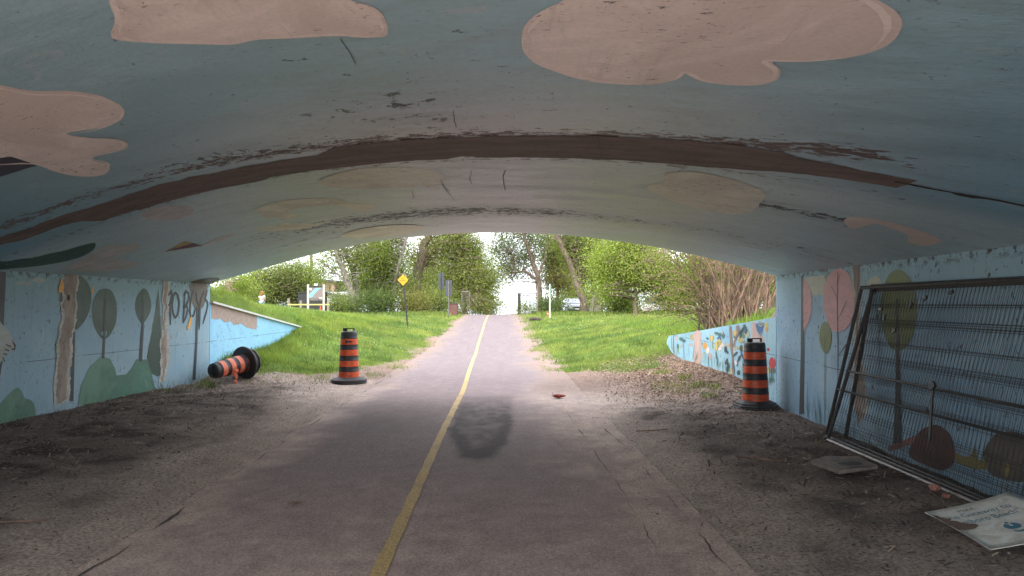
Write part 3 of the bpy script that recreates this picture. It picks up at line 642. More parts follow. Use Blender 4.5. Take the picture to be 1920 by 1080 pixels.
# fine cracks in the ceiling paint
CRK = [([(638,70),(655,95),(668,120)], .012), ([(826,335),(832,350),(842,358)], .012), ([(948,318),(943,330),(945,345),(948,356)], .018), ([(885,318),(880,335),(885,345)], .012), ([(772,355),(776,372)], .012), ([(828,340),(840,360),(852,375)], .01),
       ([(640,312),(760,312),(900,315),(1050,321)], .008), ([(300,505),(350,507),(400,513),(450,515)], .008), ([(1270,322),(1290,306),(1372,318),(1356,326)], .008), ([(800,382),(900,381),(1010,385)], .006), ([(340,372),(375,382),(430,362)], .008), ([(1120,245),(1122,262),(1128,292)], .008), ([(850,205),(852,225),(856,238)], .012), ([(1145,430),(1185,424)], .008), ([(1155,425),(1195,430)], .01)]
for P, wd in CRK: stroke(CE, smooth_line(P), wd*.42, M['crack'], ceiling, 'hairline_crack', .005)

# ---- left wall mural
def ell(cx, cy, rx, ry, n=12): return [(cx+rx*math.cos(t), cy+ry*math.sin(t)) for t in np.linspace(0, 2*math.pi, n, endpoint=False)]
L_ = lambda P, mm, nm, off=.003, **k: decal(WL, P, M[mm], UL, nm, off, **k)
L_([(-10,508),(11,510),(8,580),(4,680),(-10,770)], 'kite_dark', 'painted_trunk', sm=False)
L_([(130,517),(148,516),(163,528),(171,552),(168,580),(158,602),(145,617),(133,617),(120,605),(112,575),(114,540)], 'tgreen', 'painted_tree_crown', rag=.006)
L_([(137,580),(141,580),(140,640),(137,752),(129,752),(134,640)], 'trunkp', 'painted_trunk', .006, sm=False)
L_([(196,541),(208,545),(216,560),(219,580),(217,605),(208,625),(196,636),(186,630),(176,612),(172,590),(174,565),(184,546)], 'tgreen', 'painted_tree_crown', rag=.004)
L_([(195,560),(199,560),(198,620),(195,672),(190,672),(193,620)], 'trunkp', 'painted_trunk', .006, sm=False)
L_([(268,541),(277,547),(283,565),(282,582),(275,598),(266,606),(258,596),(253,578),(256,556)], 'tgreen', 'painted_tree_crown', rag=.004)
L_([(267,560),(270,560),(269,620),(266,678),(260,678),(264,620)], 'trunkp', 'painted_trunk', .006, sm=False)
L_([(297,541),(300,580),(302,640),(305,700),(296,706),(283,700),(275,670),(285,620)], 'tgreen', 'painted_fir', sm=False, rag=.008)
L_([(146,760),(152,722),(168,688),(190,668),(206,673),(215,690),(218,704),(236,702),(246,690),(256,673),(275,674),(284,700),(292,735),(230,750)], 'hgreen', 'painted_hill', .0045, sm=False, rag=.008)
L_([(-10,795),(-5,765),(10,745),(30,727),(40,732),(45,745),(62,755),(64,785),(30,790)], 'hgreen', 'painted_hill', rag=.006)
L_([(358,531),(387,533),(387,550),(383,570),(376,581),(368,582),(361,570),(357,550)], 'boul', 'painted_tree_crown', rag=.008)
L_([(368,575),(371,575),(370,640),(366,712),(361,712),(366,640)], 'trunkp', 'painted_trunk', .006, sm=False)
L_([(373,580),(376,580),(375,608),(373,620)], 'kite_dark', 'paint_drip', .006, sm=False)
for P in ([(126,515),(145,516),(142,560),(139,610),(136,640),(131,700),(129,756),(98,760),(104,700),(108,660),(110,620),(116,560),(111,530)], [(305,530),(318,530),(316,560),(313,600),(315,640),(318,670),(311,712),(298,718),(300,680),(301,640),(303,600),(302,560)]):
    L_(P, 'white_edge', 'chipped_paint_edge', .0075, rag=.07, sm=False, f=6.)
for P in ([(129,515),(142,516),(139,560),(135,610),(131,640),(125,700),(123,755),(104,758),(110,700),(113,660),(115,620),(121,560),(116,530)], [(308,530),(315,530),(312,560),(309,600),(310,640),(313,670),(306,710),(301,715),(303,680),(304,640),(306,600),(305,560)]):
    L_(P, 'plaster', 'bare_plaster_strip', .0105, rag=.075, sm=False, f=6.)
L_(ell(127,558,3,6), 'crack', 'drain_hole', .013)
L_([(108,545),(111,532),(114,524),(118,535),(115,548)], 'orn', 'painted_bird', .014, rag=.004); L_([(170,548),(173,538),(175,536),(174,550)], 'orn', 'painted_bird', .006, rag=.003)
L_([(28,532),(40,528),(56,529),(58,534),(45,535)], 'greyw', 'painted_cloud', rag=.006); L_([(60,524),(75,520),(84,526),(78,530),(66,529)], 'greyw', 'painted_cloud', rag=.006)
L_([(-12,598),(5,610),(18,625),(27,643),(26,653),(15,660),(5,672),(-12,690)], 'greyw', 'painted_animal', .006)
strokes(WL, [([(22,640),(27,648),(26,655),(20,654)], .03), ([(19,650),(10,646)], .03), ([(16,658),(8,655)], .03), ([(12,665),(5,663)], .03), ([(8,678),(3,670)], .03)], M['spray'], UL, 'painted_animal_stripes', .009)
gp = lambda P: [(300+x/8.31, 530+y/8.31) for x, y in P]
GR = [gp([(120,205),(140,165),(175,125),(186,210),(165,315),(122,358)]), gp([(155,350),(157,500),(158,660)]), gp([(240,148),(205,200),(190,300),(190,400),(205,490),(235,545),(270,500),(290,400),(297,300),(275,200),(240,148)]),
      gp([(385,150),(378,300),(370,450),(352,630)]), gp([(365,205),(405,128),(445,170),(450,240),(420,320),(368,388)]), gp([(368,388),(420,365),(430,430),(400,540),(352,630)]),
      gp([(520,120),(490,200),(470,330),(462,450),(480,540),(520,510),(550,400)]), gp([(560,150),(570,260),(600,360)]), gp([(690,130),(640,240),(610,400),(605,600),(608,730)]), gp([(735,115),(715,190),(700,255),(735,300),(740,350),(720,450),(690,550),(665,640)])]
for P in GR: stroke(WL, P, .055, M['spray'], UL, 'graffiti_letter', .008)
UL.data  # letters read 90 BOYS
L_(gp([(455,560),(490,520),(485,600),(465,690),(435,735),(415,700),(440,640)]), 'orn', 'rust_chip', .009, rag=.008)
# ---- right wall mural
R_ = lambda P, mm, nm, off=.003, **k: decal(WR, P, M[mm], UR, nm, off, **k)
R_([(1503,517),(1506,517),(1508,640),(1508,776),(1499,777),(1502,660)], 'trunkp', 'painted_trunk', .005, sm=False)
R_([(1508,520),(1548,516),(1549,530),(1544,553),(1524,554),(1517,535),(1508,526)], 'cream', 'cream_patch', sm=False, rag=.01)
R_([(1507,530),(1513,528),(1520,545),(1523,570),(1520,595),(1513,611),(1507,614)], 'pinkp', 'painted_tree_crown', .005)
R_([(1573,504),(1590,511),(1599,535),(1602,570),(1597,600),(1585,618),(1565,622),(1553,605),(1545,575),(1546,540),(1555,515)], 'pinkp', 'painted_tree_crown', .005)
strokes(WR, [([(1572,510),(1571,560),(1572,640),(1572,730)], .022), ([(1559,535),(1564,545),(1571,559)], .012), ([(1590,562),(1582,580),(1572,600)], .014), ([(1577,512),(1574,522),(1572,531)], .012), ([(1600,632),(1585,650),(1573,668)], .02), ([(1509,556),(1505,570)], .012), ([(1516,560),(1512,574)], .008), ([(1509,600),(1505,612)], .012)], M['brownp'], UR, 'painted_branch', .008, each=True)
R_([(1548,603),(1556,612),(1560,632),(1557,650),(1550,663),(1542,654),(1537,634),(1540,612)], 'olive', 'painted_tree_crown', .006)
strokes(WR, [([(1548,615),(1548,680),(1547,790)], .014), ([(1541,640),(1548,652)], .008), ([(1553,630),(1548,644)], .008)], M['trunkp'], UR, 'painted_trunk', .009, each=True)
R_([(1598,500),(1614,498),(1615,560),(1614,620),(1620,680),(1628,760),(1612,800),(1596,740),(1601,640),(1600,560)], 'white_edge', 'chipped_paint_edge', .0045, rag=.05, sm=False, f=6.)
R_([(1601,500),(1611,499),(1612,560),(1610,620),(1616,680),(1622,760),(1610,800),(1600,740),(1605,640),(1604,560)], 'plaster', 'bare_plaster_strip', .0075, rag=.055, sm=False, f=6.)
R_([(1618,545),(1635,520),(1650,524),(1652,534),(1640,540),(1625,538)], 'cream', 'cream_patch', rag=.02)
R_([(1683,506),(1700,514),(1713,535),(1720,570),(1718,610),(1708,640),(1690,657),(1672,652),(1658,625),(1652,590),(1655,550),(1666,518)], 'olive', 'painted_tree_crown', .005)
R_([(1681,560),(1686,560),(1687,680),(1690,760),(1692,830),(1676,832),(1680,740),(1681,660)], 'trunkp', 'painted_trunk', .008, sm=False)
R_([(1664,838),(1700,824),(1728,811),(1736,826),(1700,836),(1668,847)], 'rose', 'painted_animal_tail', .005, sm=False, rag=.006)
R_([(1722,815),(1735,802),(1757,797),(1776,807),(1787,825),(1792,862),(1770,882),(1735,872),(1705,852)], 'brownp', 'painted_animal', .0065, rag=.006)
R_([(1793,850),(1815,857),(1830,840),(1834,860),(1852,868),(1846,882),(1798,868)], 'mustard', 'painted_flowers', .005, rag=.01)
R_([(1845,850),(1862,820),(1890,810),(1925,818),(1945,850),(1945,900),(1890,900),(1855,885)], 'boul', 'painted_boulder', .004, rag=.01)
R_([(1883,880),(1890,862),(1895,885),(1888,895)], 'mustard', 'painted_flowers', .007)
SG = []
rr = random.Random(4)
for i in range(46):
    x = rr.uniform(1509, 1640); b = 778+(x-1509)*.62; h = rr.uniform(18, 70)*(1 if x < 1560 else .7); l_ = rr.uniform(-5, 5)
    SG.append(([(x, b), (x+l_*.4, b-h*.6), (x+l_, b-h)], .012))
strokes(WR, SG, M['teal'], UR, 'painted_grass_stems', .0035)
# ------------------------------------------------------------------ wing walls
ww_m = wallmat('bright_sky_blue_paint', lin(150,204,232), lin(140,196,228), lin(150,200,225), 1.1, .15)
wwl = wall_block('wing_wall', WWL, 14.32, LW1[1], 1.655, .93, ww_m, None, .28, -.5, 40, 8)
tag(wwl, 'sloping sky blue wing wall with bare grey concrete along its top, left of the path', 'wall')
decal(WWL, [(396,566),(396,597),(404,600),(412,597),(420,604),(432,602),(440,610),(452,606),(462,614),(481,618),(482,590),(440,578)], pm('bare_grey_render', lin(164,146,136), .2, 12, .9, .5, 50), wwl, 'bare_render_patch', .003, sm=False, rag=.02)
MB().box(((-6.23+LW1[0])/2-.1, (14.3+LW1[1])/2, 1.3), (.34, 6.74, .04), Matrix.Rotation(math.atan((LW1[0]+6.23)/(14.3-LW1[1])), 3, 'Z') @ Matrix.Rotation(-math.atan2(.725, 6.7), 3, 'X')).build('coping', pm('pale_coping', lin(205,205,200), .15, 8, .8, .2), wwl)
wwr_m = wallmat('light_blue_mural_paint', lin(150,198,222), lin(168,206,216), lin(150,190,205), 1.0, .3)
wwr = wall_block('wing_wall', WWR, 10.39, RW1[1], 1.42, .77, wwr_m, None, .28, -.5, 40, 8, round_end=True)
tag(wwr, 'sloping wing wall painted with flowers and birds on light blue, right of the path', 'wall')
cp = lambda P: [(1240+x/6.352, 590+y/6.352) for x, y in P]
D_ = lambda P, mm, nm, off=.003, **k: decal(WWR, cp(P), M[mm], wwr, nm, off, **k)
D_([(392,212),(470,205),(472,400),(468,600),(385,560),(395,400)], 'pinkst', 'painted_pink_trunk', rag=.02)
D_([(140,250),(150,250),(158,470),(140,440)], 'brst', 'painted_stripe', sm=False); D_([(118,255),(124,255),(132,420),(122,410)], 'brst', 'painted_stripe', sm=False)
D_([(1075,105),(1120,100),(1135,200),(1215,250),(1220,320),(1100,300),(1080,290)], 'pinkst', 'painted_pink_trunk', rag=.02)
D_([(812,155),(838,150),(848,300),(858,480),(872,600),(868,725),(850,720),(842,520),(825,400),(818,300)], 'brst', 'painted_trunk', .005, rag=.008)
D_([(895,140),(930,135),(925,230),(890,300),(868,380),(855,370),(880,270),(900,220)], 'brst', 'painted_trunk', .0065, rag=.008)
D_([(1130,115),(1190,90),(1225,110),(1215,180),(1190,240),(1160,220),(1140,170)], 'dblue', 'painted_blue_bird', .005, rag=.01)
strokes(WWR, [(cp([(1160,110),(1200,95),(1225,115),(1190,135),(1160,120)]), .03), (cp([(1130,130),(1150,200),(1175,245),(1200,215)]), .025)], M['greyw'], wwr, 'painted_bird_outline', .009)
D_([(1285,560),(1300,520),(1325,508),(1345,540),(1352,505),(1360,560),(1362,600),(1340,645),(1310,640),(1288,610)], 'redp', 'painted_red_bird', .005)
strokes(WWR, [(cp([(x,635),(x+3,665),(x+2,700)]), .03) for x in (1292,1312,1334,1354)], M['spray'], wwr, 'painted_bird_legs', .004)
for x, y, r, mm in ((520,370,30,'orn'),(600,280,28,'yel'),(665,350,26,'yel'),(690,330,30,'yel'),(655,400,20,'yel'),(825,370,26,'orn'),(885,225,28,'yel'),(945,295,30,'yel'),(990,400,24,'yel'),(1255,130,26,'yel'),(1258,180,20,'orn'),(1025,225,34,'cream'),(845,670,26,'yel'),(1275,415,16,'redp')):
    P = [(x+r*(1+.35*(k % 2)*1)*math.cos(t)*.8, y+r*(1+.35*(k % 2))*math.sin(t)*1.15) for k, t in enumerate(np.linspace(0, 2*math.pi, 14, endpoint=False))]
    D_(P, mm, 'painted_flower', .0045, rag=.008)
for x, y, r1, r2, an in ((770,415,14,40,.2),(788,440,12,30,-.4),(780,560,14,40,.3),(800,600,14,40,-.2),(790,650,16,36,0),(960,190,14,46,.5),(1000,150,16,36,-.4),(1015,200,14,30,.3),(945,240,14,40,0),(955,400,20,40,0),(930,520,14,42,.4),(975,500,12,36,-.3),(885,470,12,42,.7),(925,690,20,30,0),(700,240,20,22,0),(740,250,18,26,.4),(240,290,26,20,.3),(270,310,22,18,0),(660,220,26,16,.2)):
    P = [(x+(r1*math.cos(t)*math.cos(an)-r2*math.sin(t)*math.sin(an)), y+(r1*math.cos(t)*math.sin(an)+r2*math.sin(t)*math.cos(an))) for t in np.linspace(0, 2*math.pi, 9, endpoint=False)]
    D_(P, 'dteal' if x > 740 else 'teal', 'painted_leaf', .0075, rag=.008)
for i in range(70):
    x = rr.uniform(150, 1340); y = rr.uniform(.12, .95); zt = 255-(x-100)*.18+20; zb_ = 430+(x-180)*.29; cy = zt+(zb_-zt)*y; rx = rr.uniform(6, 26); ry = rr.uniform(10, 46)
    mm = rr.choice(['lgreen','cream','teal','yel','pinkst','greyw','cl','dblue','hgreen']); D_([(cx_, cy_) for cx_, cy_ in ell(x, cy, rx, ry, 8)], mm, 'painted_smudge', .0012+i*.00001, rag=.03)
SG = []
for i in range(60):
    x = rr.uniform(180, 1340); b = 470+(x-180)*.29+rr.uniform(0, 60); h = rr.uniform(60, 210); l_ = rr.uniform(-18, 18)
    SG.append((cp([(x, b), (x+l_*.3, b-h*.5), (x+l_, b-h)]), rr.uniform(.012, .035)))
strokes(WWR, SG[:40], M['teal'], wwr, 'painted_stems', .002); strokes(WWR, SG[40:], M['lgreen'], wwr, 'painted_stems', .0024)

# ------------------------------------------------------------------ traffic drums
def add_handle(mb, z):
    mb.box((-.075, 0, z+.03), (.075, .05, .06)); mb.box((.095, 0, z+.03), (.018, .05, .06)); mb.box((.02, 0, z+.052), (.16, .05, .016))
def make_drum(kind, label):
    t = empty('traffic_drum', (0,0,0), 0, label, 'traffic drum', 'orange and black traffic drums')
    r0, r1, zb, zt = .19, .15, .1, .97
    rad = lambda z: r0+(r1-r0)*(z-zb)/(zt-zb)
    # stepped body: each tier slightly narrower, a lip above every band
    prof = [(r0-.01, .02), (r0-.008, zb)]; zs = []
    z = zb
    for k in range(4):
        hb = .118; rb = rad(z)
        prof += [(rb+.002, z), (rb+.002, z+.004), (rb-.003, z+.006), (rad(z+hb)-.003, z+hb), (rad(z+hb)+.004, z+hb+.003), (rad(z+hb)+.004, z+hb+.012), (rad(z+hb+.02), z+hb+.02), (rad(z+.205)+.001, z+.198)]
        zs.append((z+.008, z+hb-.002)); z += .205
    prof += [(rad(z)+.001, z), (rad(z)-.003, z+.03), (rad(z)-.012, z+.045), (rad(z)-.02, z+.05), (.02, z+.05)]
    ztop = z+.05
    MB().lathe(prof, 36).build('body', M['black_plastic'], t, True)
    for i, (a, b) in enumerate(zs):
        V = []; n = 48
        for zz in (a, b):
            for k in range(n): rr_ = rad(zz)+.0015; V.append((rr_*math.cos(2*math.pi*k/n), rr_*math.sin(2*math.pi*k/n), zz))
        fmesh('reflective_band', V, [(k, (k+1) % n, n+(k+1) % n, n+k) for k in range(n)], M['orange_faded'] if kind == 'fallen' else M['orange'], t, True)
    hb = MB(); add_handle(hb, ztop); hb.build('handle', M['black_plastic'], t, False, .006)
    if kind == 'round':
        MB().lathe([(.30,0),(.335,.01),(.335,.03),(.325,.035),(.325,.042),(.338,.047),(.338,.068),(.30,.09),(.215,.115),(.195,.115)], 40).build('rubber_base', M['base_rubber'], t, True)
    elif kind == 'octagon':
        b = MB(); 
        for k, (ra, z0) in enumerate(((.345, 0), (.325, .03), (.29, .06))): b.lathe([(ra, z0), (ra, z0+.022), (ra-.03, z0+.031)], 8, phase=R(22.5)+.04*k)
        b.lathe([(.26,.09),(.21,.118),(.19,.12)], 8, phase=R(22.5)); b.build('rubber_base', M['base_rubber'], t)
    else:
        MB().lathe([(.2,.12),(.33,.135),(.345,.15),(.345,.175),(.33,.19),(.2,.2)], 40).build('rubber_ring', M['black_plastic'], t, True)
        MB().lathe([(.21,-.03),(.27,-.025),(.275,0),(.25,.01),(.25,.06),(.262,.07),(.262,.1),(.2,.12)], 10).build('rubber_base', M['base_rubber'], t, True)
        V = []; 
        for i in range(7):
            y = -.02+.05*math.sin(i*.7)*.4; V += [(.19+.012*i, -.03-.012*i+y, .36+.004*i), (.19+.012*i, -.03-.012*i+y, .46-.006*i)]
        mb = MB(); 
    return t
d1 = make_drum('octagon', 'dusty orange and black traffic drum on an eight-sided base by the right wall end')
d1.location = (3.60, 10.28, G1(3.6, 10.28)); d1.rotation_euler = (0, R(-.5), R(6))
d2 = make_drum('round', 'bright orange and black traffic drum standing alone between lawn and path, on a round base')
d2.location = (-3.32, 14.15, G1(-3.32, 14.15)-.005); d2.scale = (1.08,)*3; d2.rotation_euler[2] = R(-4)
# dark marks printed on its top band
mk = MB()
for a, wd, hh in ((.02,.05,.06),(.28,.035,.034),(.36,.03,.022),(.44,.03,.024),(.52,.03,.02),(.60,.025,.022),(.68,.02,.02)):
    an = -math.pi/2+a; r_ = .1695; mk.box((r_*math.cos(an), r_*math.sin(an), .1+.205*3+.065), (wd*.75, .002, hh), Matrix.Rotation(an+math.pi/2, 3, 'Z'))
mk.build('printed_mark', M['black_plastic'], d2)
d3 = make_drum('fallen', 'knocked-over faded orange and black traffic drum with a torn band, lying by the left wall')
base = Vector((-5.42, 14.40, .43)); topc = Vector((-5.84, 13.5, .31))
d3.rotation_mode = 'QUATERNION'; d3.rotation_quaternion = (topc-base).to_track_quat('Z', 'X'); d3.location = base
# torn strip of sheeting hanging to the ground
v = []
for i in range(8):
    t_ = i/7; p = base+(topc-base)*.5; v += [(p.x+.12+.02*t_+.03*math.sin(i*1.9), p.y-.16-.02*t_, p.z-.02-.33*t_), (p.x+.19-.03*t_+.02*math.sin(i*2.3), p.y-.12-.03*t_, p.z-.04-.31*t_)]
o = fmesh('torn_band', v, [(2*i, 2*i+1, 2*i+3, 2*i+2) for i in range(7)], M['orange_faded']); bpy.context.view_layer.update()
o.parent = d3; o.matrix_parent_inverse = d3.matrix_world.inverted()

# ------------------------------------------------------------------ leaning fence panels
def make_panel(label, wd=2.95, h=1.70, mid=(.48,), dens=.05, tw=.16, bot='steel'):
    t = empty('fence_panel', (0,0,0), 0, label, 'fence panel', 'temporary fence panels leaning on the right wall')
    r = .02
    for y in (0, wd): MB().tube([(0,y,-.03),(0,y,h+.02)], r, 8).build('upright', M['steel_dark'], t, True)
    MB().tube([(0,0,h),(0,wd,h)], r, 8).build('top_rail', M['steel_dark'], t, True)
    MB().tube([(0,0,.04),(0,wd,.04)], r, 8).build('bottom_rail', M[bot], t, True)
    for k in mid: MB().tube([(0,0,h*k),(0,wd,h*k)], r*.65, 8).build('middle_rail', M['steel_dark'], t, True)
    b = MB(); n = int(wd/dens)
    for i in range(1, n): 
        y = wd*i/n; b.tube([(.004,y,.04),(.004,y+.001*math.sin(i*2.1),h/2),(.004,y,h)], .0017, 4, False)
    for k in range(1, 9):
        z = h*k/9; b.tube([(0,0,z),(.008*math.sin(k),wd/2,z),(0,wd,z)], .002, 4, False)
        if k % 2: b.tube([(0,0,z+.04),(0,wd,z+.04)], .002, 4, False)
    o = b.build('wire_mesh', M['steel_dark'], t); o['kind'] = 'stuff'
    for c in kids(t):       # the light frame has sagged and twisted
        for v in c.data.vertices: y, z = v.co.y, v.co.z; v.co.x -= tw*(z/h)*(1-y/wd)+.02*math.sin(y*2.1)*math.sin(z*2); v.co.y += .34*z/h
    return t
def lean(t, p0, p1, tip):
    """bottom line p0->p1 (xy), top leaning out by tip metres in x"""
    p0 = Vector(p0); p1 = Vector(p1); yv = (p1-p0).normalized(); h = 1.72; xo = tip
    zv = Vector((xo, 0, math.sqrt(h*h-xo*xo)))/h; zv = (zv-yv*zv.dot(yv)).normalized(); xv = yv.cross(zv)
    t.matrix_world = Matrix(((xv.x,yv.x,zv.x,p0.x),(xv.y,yv.y,zv.y,p0.y),(xv.z,yv.z,zv.z,p0.z),(0,0,0,1)))
pa = make_panel('front wire mesh fence panel leaning on the right wall, pale bottom rail on the dirt', mid=(.48,))
lean(pa, (3.44,7.62,.09), (3.46,4.7,.08), .19)
pb = make_panel('middle wire mesh fence panel leaning close behind the front one', mid=(.34,), dens=.05, bot='steel_dark', tw=.13)
lean(pb, (3.50,7.78,.10), (3.53,4.9,.09), .12)
pc = make_panel('rearmost wire mesh fence panel against the right wall', mid=(), dens=.05, bot='steel_dark', tw=.08)
lean(pc, (3.60,7.55,.10), (3.59,4.65,.09), .07)
MB().box((.03,1.82,.60),(.012,.03,.42), Matrix.Rotation(.06, 3, 'X')).box((.03,1.80,.84),(.02,.08,.05), Matrix.Rotation(.7, 3, 'X')).build('hanging_strap', M['black_plastic'], pa)
for y, z, a in ((.85,1.48,0),(.93,1.4,1.4),(1.55,1.58,.5),(1.35,1.52,1.),(1.12,1.28,.6),(1.9,1.63,.2)):
    MB().box((.015,y,z),(.015,.06,.028), Matrix.Rotation(a, 3, 'X')).build('cable_clip', M['black_plastic'], pa)
# ------------------------------------------------------------------ fallen mural sign
g = NG('dirty_white_board'); co = g.coord(); n_ = g.noise(co, 7, 6, .7, .6); c_ = g.mix(g.ramp(n_, .35, .7), lin(226,226,218), lin(196,190,178))
g.done(g.mix(g.ramp(g.noise(co, 60, 4), .55, .7, 0, .4), c_, lin(120,110,100)), .45); M['board'] = g.m
bL = Vector((2.87,4.86,.16)); bB = Vector((2.85,4.17,.145)); bT = Vector((3.365,4.74,.33))
def board_pt(a, b, off=0.):
    p = bL+(bT-bL)*a+(bB-bL)*b; n = (bB-bL).cross(bT-bL).normalized()
    p = p+Vector((0,0,1))*(-.012*math.sin(a*math.pi)+.008*math.sin(b*math.pi)); return p+n*off*(1 if n.z > 0 else -1)
sg = empty('mural_sign', bL, 0, 'warped white sign board reading Mural and Gateway to Beach, fallen against the fence', 'sign')
def rel(o):
    o.location = tuple(-c for c in bL); return o
N = 12; top_v = [board_pt(i/N, j/N) for i in range(N+1) for j in range(N+1)]; bot_v = [board_pt(i/N, j/N, -.006) for i in range(N+1) for j in range(N+1)]
Fb = []
for i in range(N):
    for j in range(N):
        a = i*(N+1)+j; q4 = (a, a+1, a+N+2, a+N+1); Fb.append(q4); Fb.append(tuple(v+(N+1)**2 for v in q4[::-1]))
e0 = (N+1)**2
for i in range(N):
    for a, b in ((i, i+1), (N*(N+1)+i, N*(N+1)+i+1), (i*(N+1), (i+1)*(N+1)), (i*(N+1)+N, (i+1)*(N+1)+N)): Fb.append((a, b, b+e0, a+e0))
rel(fmesh('board', top_v+bot_v, Fb, M['board'], sg, True))
def text_mesh(s):
    cu = bpy.data.curves.new('txt', 'FONT'); cu.body = s; cu.resolution_u = 2; to = bpy.data.objects.new('txt', cu); col.objects.link(to)
    bpy.context.view_layer.update(); me = bpy.data.meshes.new_from_object(to.evaluated_get(bpy.context.evaluated_depsgraph_get())); bpy.data.objects.remove(to)
    bm = bmesh.new(); bm.from_mesh(me); bmesh.ops.triangulate(bm, faces=bm.faces)
    V = [v.co.copy() for v in bm.verts]; Fc = [tuple(v.index for v in f.verts) for f in bm.faces]; bm.free()
    x0 = min(v.x for v in V); x1 = max(v.x for v in V); return [((v.x-x0)/(x1-x0), v.y) for v in V], Fc, x1-x0
def sign_text(s, a0, a1, b, hgt, m, b1=None):
    V, Fc, wd = text_mesh(s); b1 = b if b1 is None else b1
    P = [board_pt(a0+(a1-a0)*x, b+(b1-b)*x-y*hgt, .002) for x, y in V]; return rel(fmesh('lettering', P, Fc, m, sg))
M['ink'] = pm('black_ink', (.03,.03,.035), .2); M['tealink'] = pm('teal_ink', lin(74,124,146), .25, 20)
sign_text('Mural:', .30, .49, .175, .085, M['ink']); sign_text('“The Gateway to', -.02, .80, .315, .14, M['tealink']); sign_text('Westboro Beach”', -.02, .80, .465, .14, M['tealink'])
for P, mm in (([(.42,.66),(.47,.61),(.5,.655),(.53,.61),(.58,.66),(.56,.72),(.5,.735),(.44,.72)], 'tealink'), ([(.43,.755),(.5,.775),(.59,.755),(.55,.80),(.47,.80)], 'tealink')):
    P = smooth_poly(P, 4); tri = tessellate_polygon([[Vector((a, b, 0)) for a, b in P]]); rel(fmesh('emblem', [board_pt(a, b, .002) for a, b in P], [tuple(t) for t in tri], M[mm], sg))
P = ell(.5, .66, .018, .02, 10); rel(fmesh('emblem', [board_pt(a, b, .003) for a, b in P], [tuple(range(10))], M['board'], sg))
P = ell(.5, .595, .02, .022, 10); rel(fmesh('emblem', [board_pt(a, b, .002) for a, b in P], [tuple(range(10))], M['tealink'], sg))
sign_text('C', .47, .50, .98, .09, M['ink'])
# mud over the start of the lettering
rp = random.Random(2)
for (ca, cb, ra, rb) in ((.03,.30,.075,.09),(.02,.44,.15,.11),(.10,.52,.14,.08),(-.0,.2,.05,.08)):
    P = [(ca+ra*math.cos(t)*rp.uniform(.7,1.1), cb+rb*math.sin(t)*rp.uniform(.7,1.1)) for t in np.linspace(0, 2*math.pi, 16, endpoint=False)]
    P = [(max(a, .003), b) for a, b in smooth_poly(P, 3)]; tri = tessellate_polygon([[Vector((a, b, 0)) for a, b in P]])
    rel(fmesh('mud_smear', [board_pt(a, b, .0035+ca*.01) for a, b in P], [tuple(t) for t in tri], pm('mud', lin(112,92,82), .3, 30, .95), sg))
# flat stencil board
sb = empty('flat_board', (2.72,5.97,.15), 0, 'small grey board with dark cut-outs lying on the dirt before the fence', 'board')
b = MB(); poly = [(0,.38),(.08,0),(.48,.13),(.47,.47),(.2,.52)]
b.add([(x,y,.03) for x,y in poly]+[(x,y,0) for x,y in poly], [(0,1,2,3,4),(9,8,7,6,5)]+[(i,(i+1)%5,(i+1)%5+5,i+5) for i in range(5)]); b.build('panel', pm('dusty_grey_board', lin(132,122,115), .3, 12, .9), sb)
for P in ([(.17,.22),(.22,.16),(.32,.15),(.38,.2),(.36,.27),(.24,.27)], [(.14,.32),(.3,.33),(.44,.3),(.3,.35)], [(.22,.07),(.36,.08),(.4,.1),(.25,.1)]):
    P = smooth_poly(P, 4); fmesh('cut_out', [(x,y,.033) for x,y in P], [tuple(t) for t in tessellate_polygon([[Vector((x,y,0)) for x,y in P]])], M['ink'], sb)
sb.rotation_euler = (R(1), R(-2), 0)
def rock(name, loc, s, m, label, cat, group=None, seed=1):
    bm = bmesh.new(); bmesh.ops.create_icosphere(bm, subdivisions=2, radius=1)
    for v in bm.verts: v.co = Vector((v.co.x*s[0], v.co.y*s[1], v.co.z*s[2]))*(1+.35*mn.noise(v.co*1.7+Vector((seed,0,0))))
    me = bpy.data.meshes.new(name); bm.to_mesh(me); bm.free(); o = link(name, me, m); o.location = loc; return tag(o, label, cat, group)
brick_m = pm('pinkish_brick', lin(170,120,105), .3, 20, .9, .4)
rock('rubble_stone', (3.36,5.55,.15), (.04,.035,.03), brick_m, 'pinkish broken brick piece at the foot of the fence panels, the larger one', 'stone', None, 1)
rock('rubble_stone', (3.34,5.38,.13), (.03,.025,.02), brick_m, 'small pale brick chip beside the larger broken brick at the fence foot', 'stone', None, 5)
o = rock('crumpled_litter', (.80,11.9,.05), (.11,.06,.035), pm('red_brown_litter', lin(150,60,48), .4, 30, .6), 'crumpled red-brown litter on the dirt right of the path', 'litter', None, 8)
def stick(P, r, label):
    pts = [(x, y, G1(x, y)+.012+dz) for x, y, dz in P]; return tag(MB().tube(pts, [r*.6]+[r]*(len(pts)-2)+[r*.4], 5).build('stick', M['stem']), label, 'stick')
stick([(2.25,7.0,.01),(2.45,6.75,.02),(2.62,6.55,.01)], .010, 'thin dark stick lying on the dirt in the middle right')
stick([(-3.72,4.98,.01),(-3.5,5.02,.015),(-3.35,5.12,.01)], .008, 'pale twig along the dirt edge at lower left')
stick([(-1.8,5.62,.005),(-1.73,5.6,.008),(-1.68,5.61,.005)], .010, 'short black twig on the path left of the yellow line')
stick([(1.55,8.7,.01),(1.75,8.66,.012),(1.95,8.7,.01)], .009, 'dark straight twig on the dirt beyond the pavement crack')
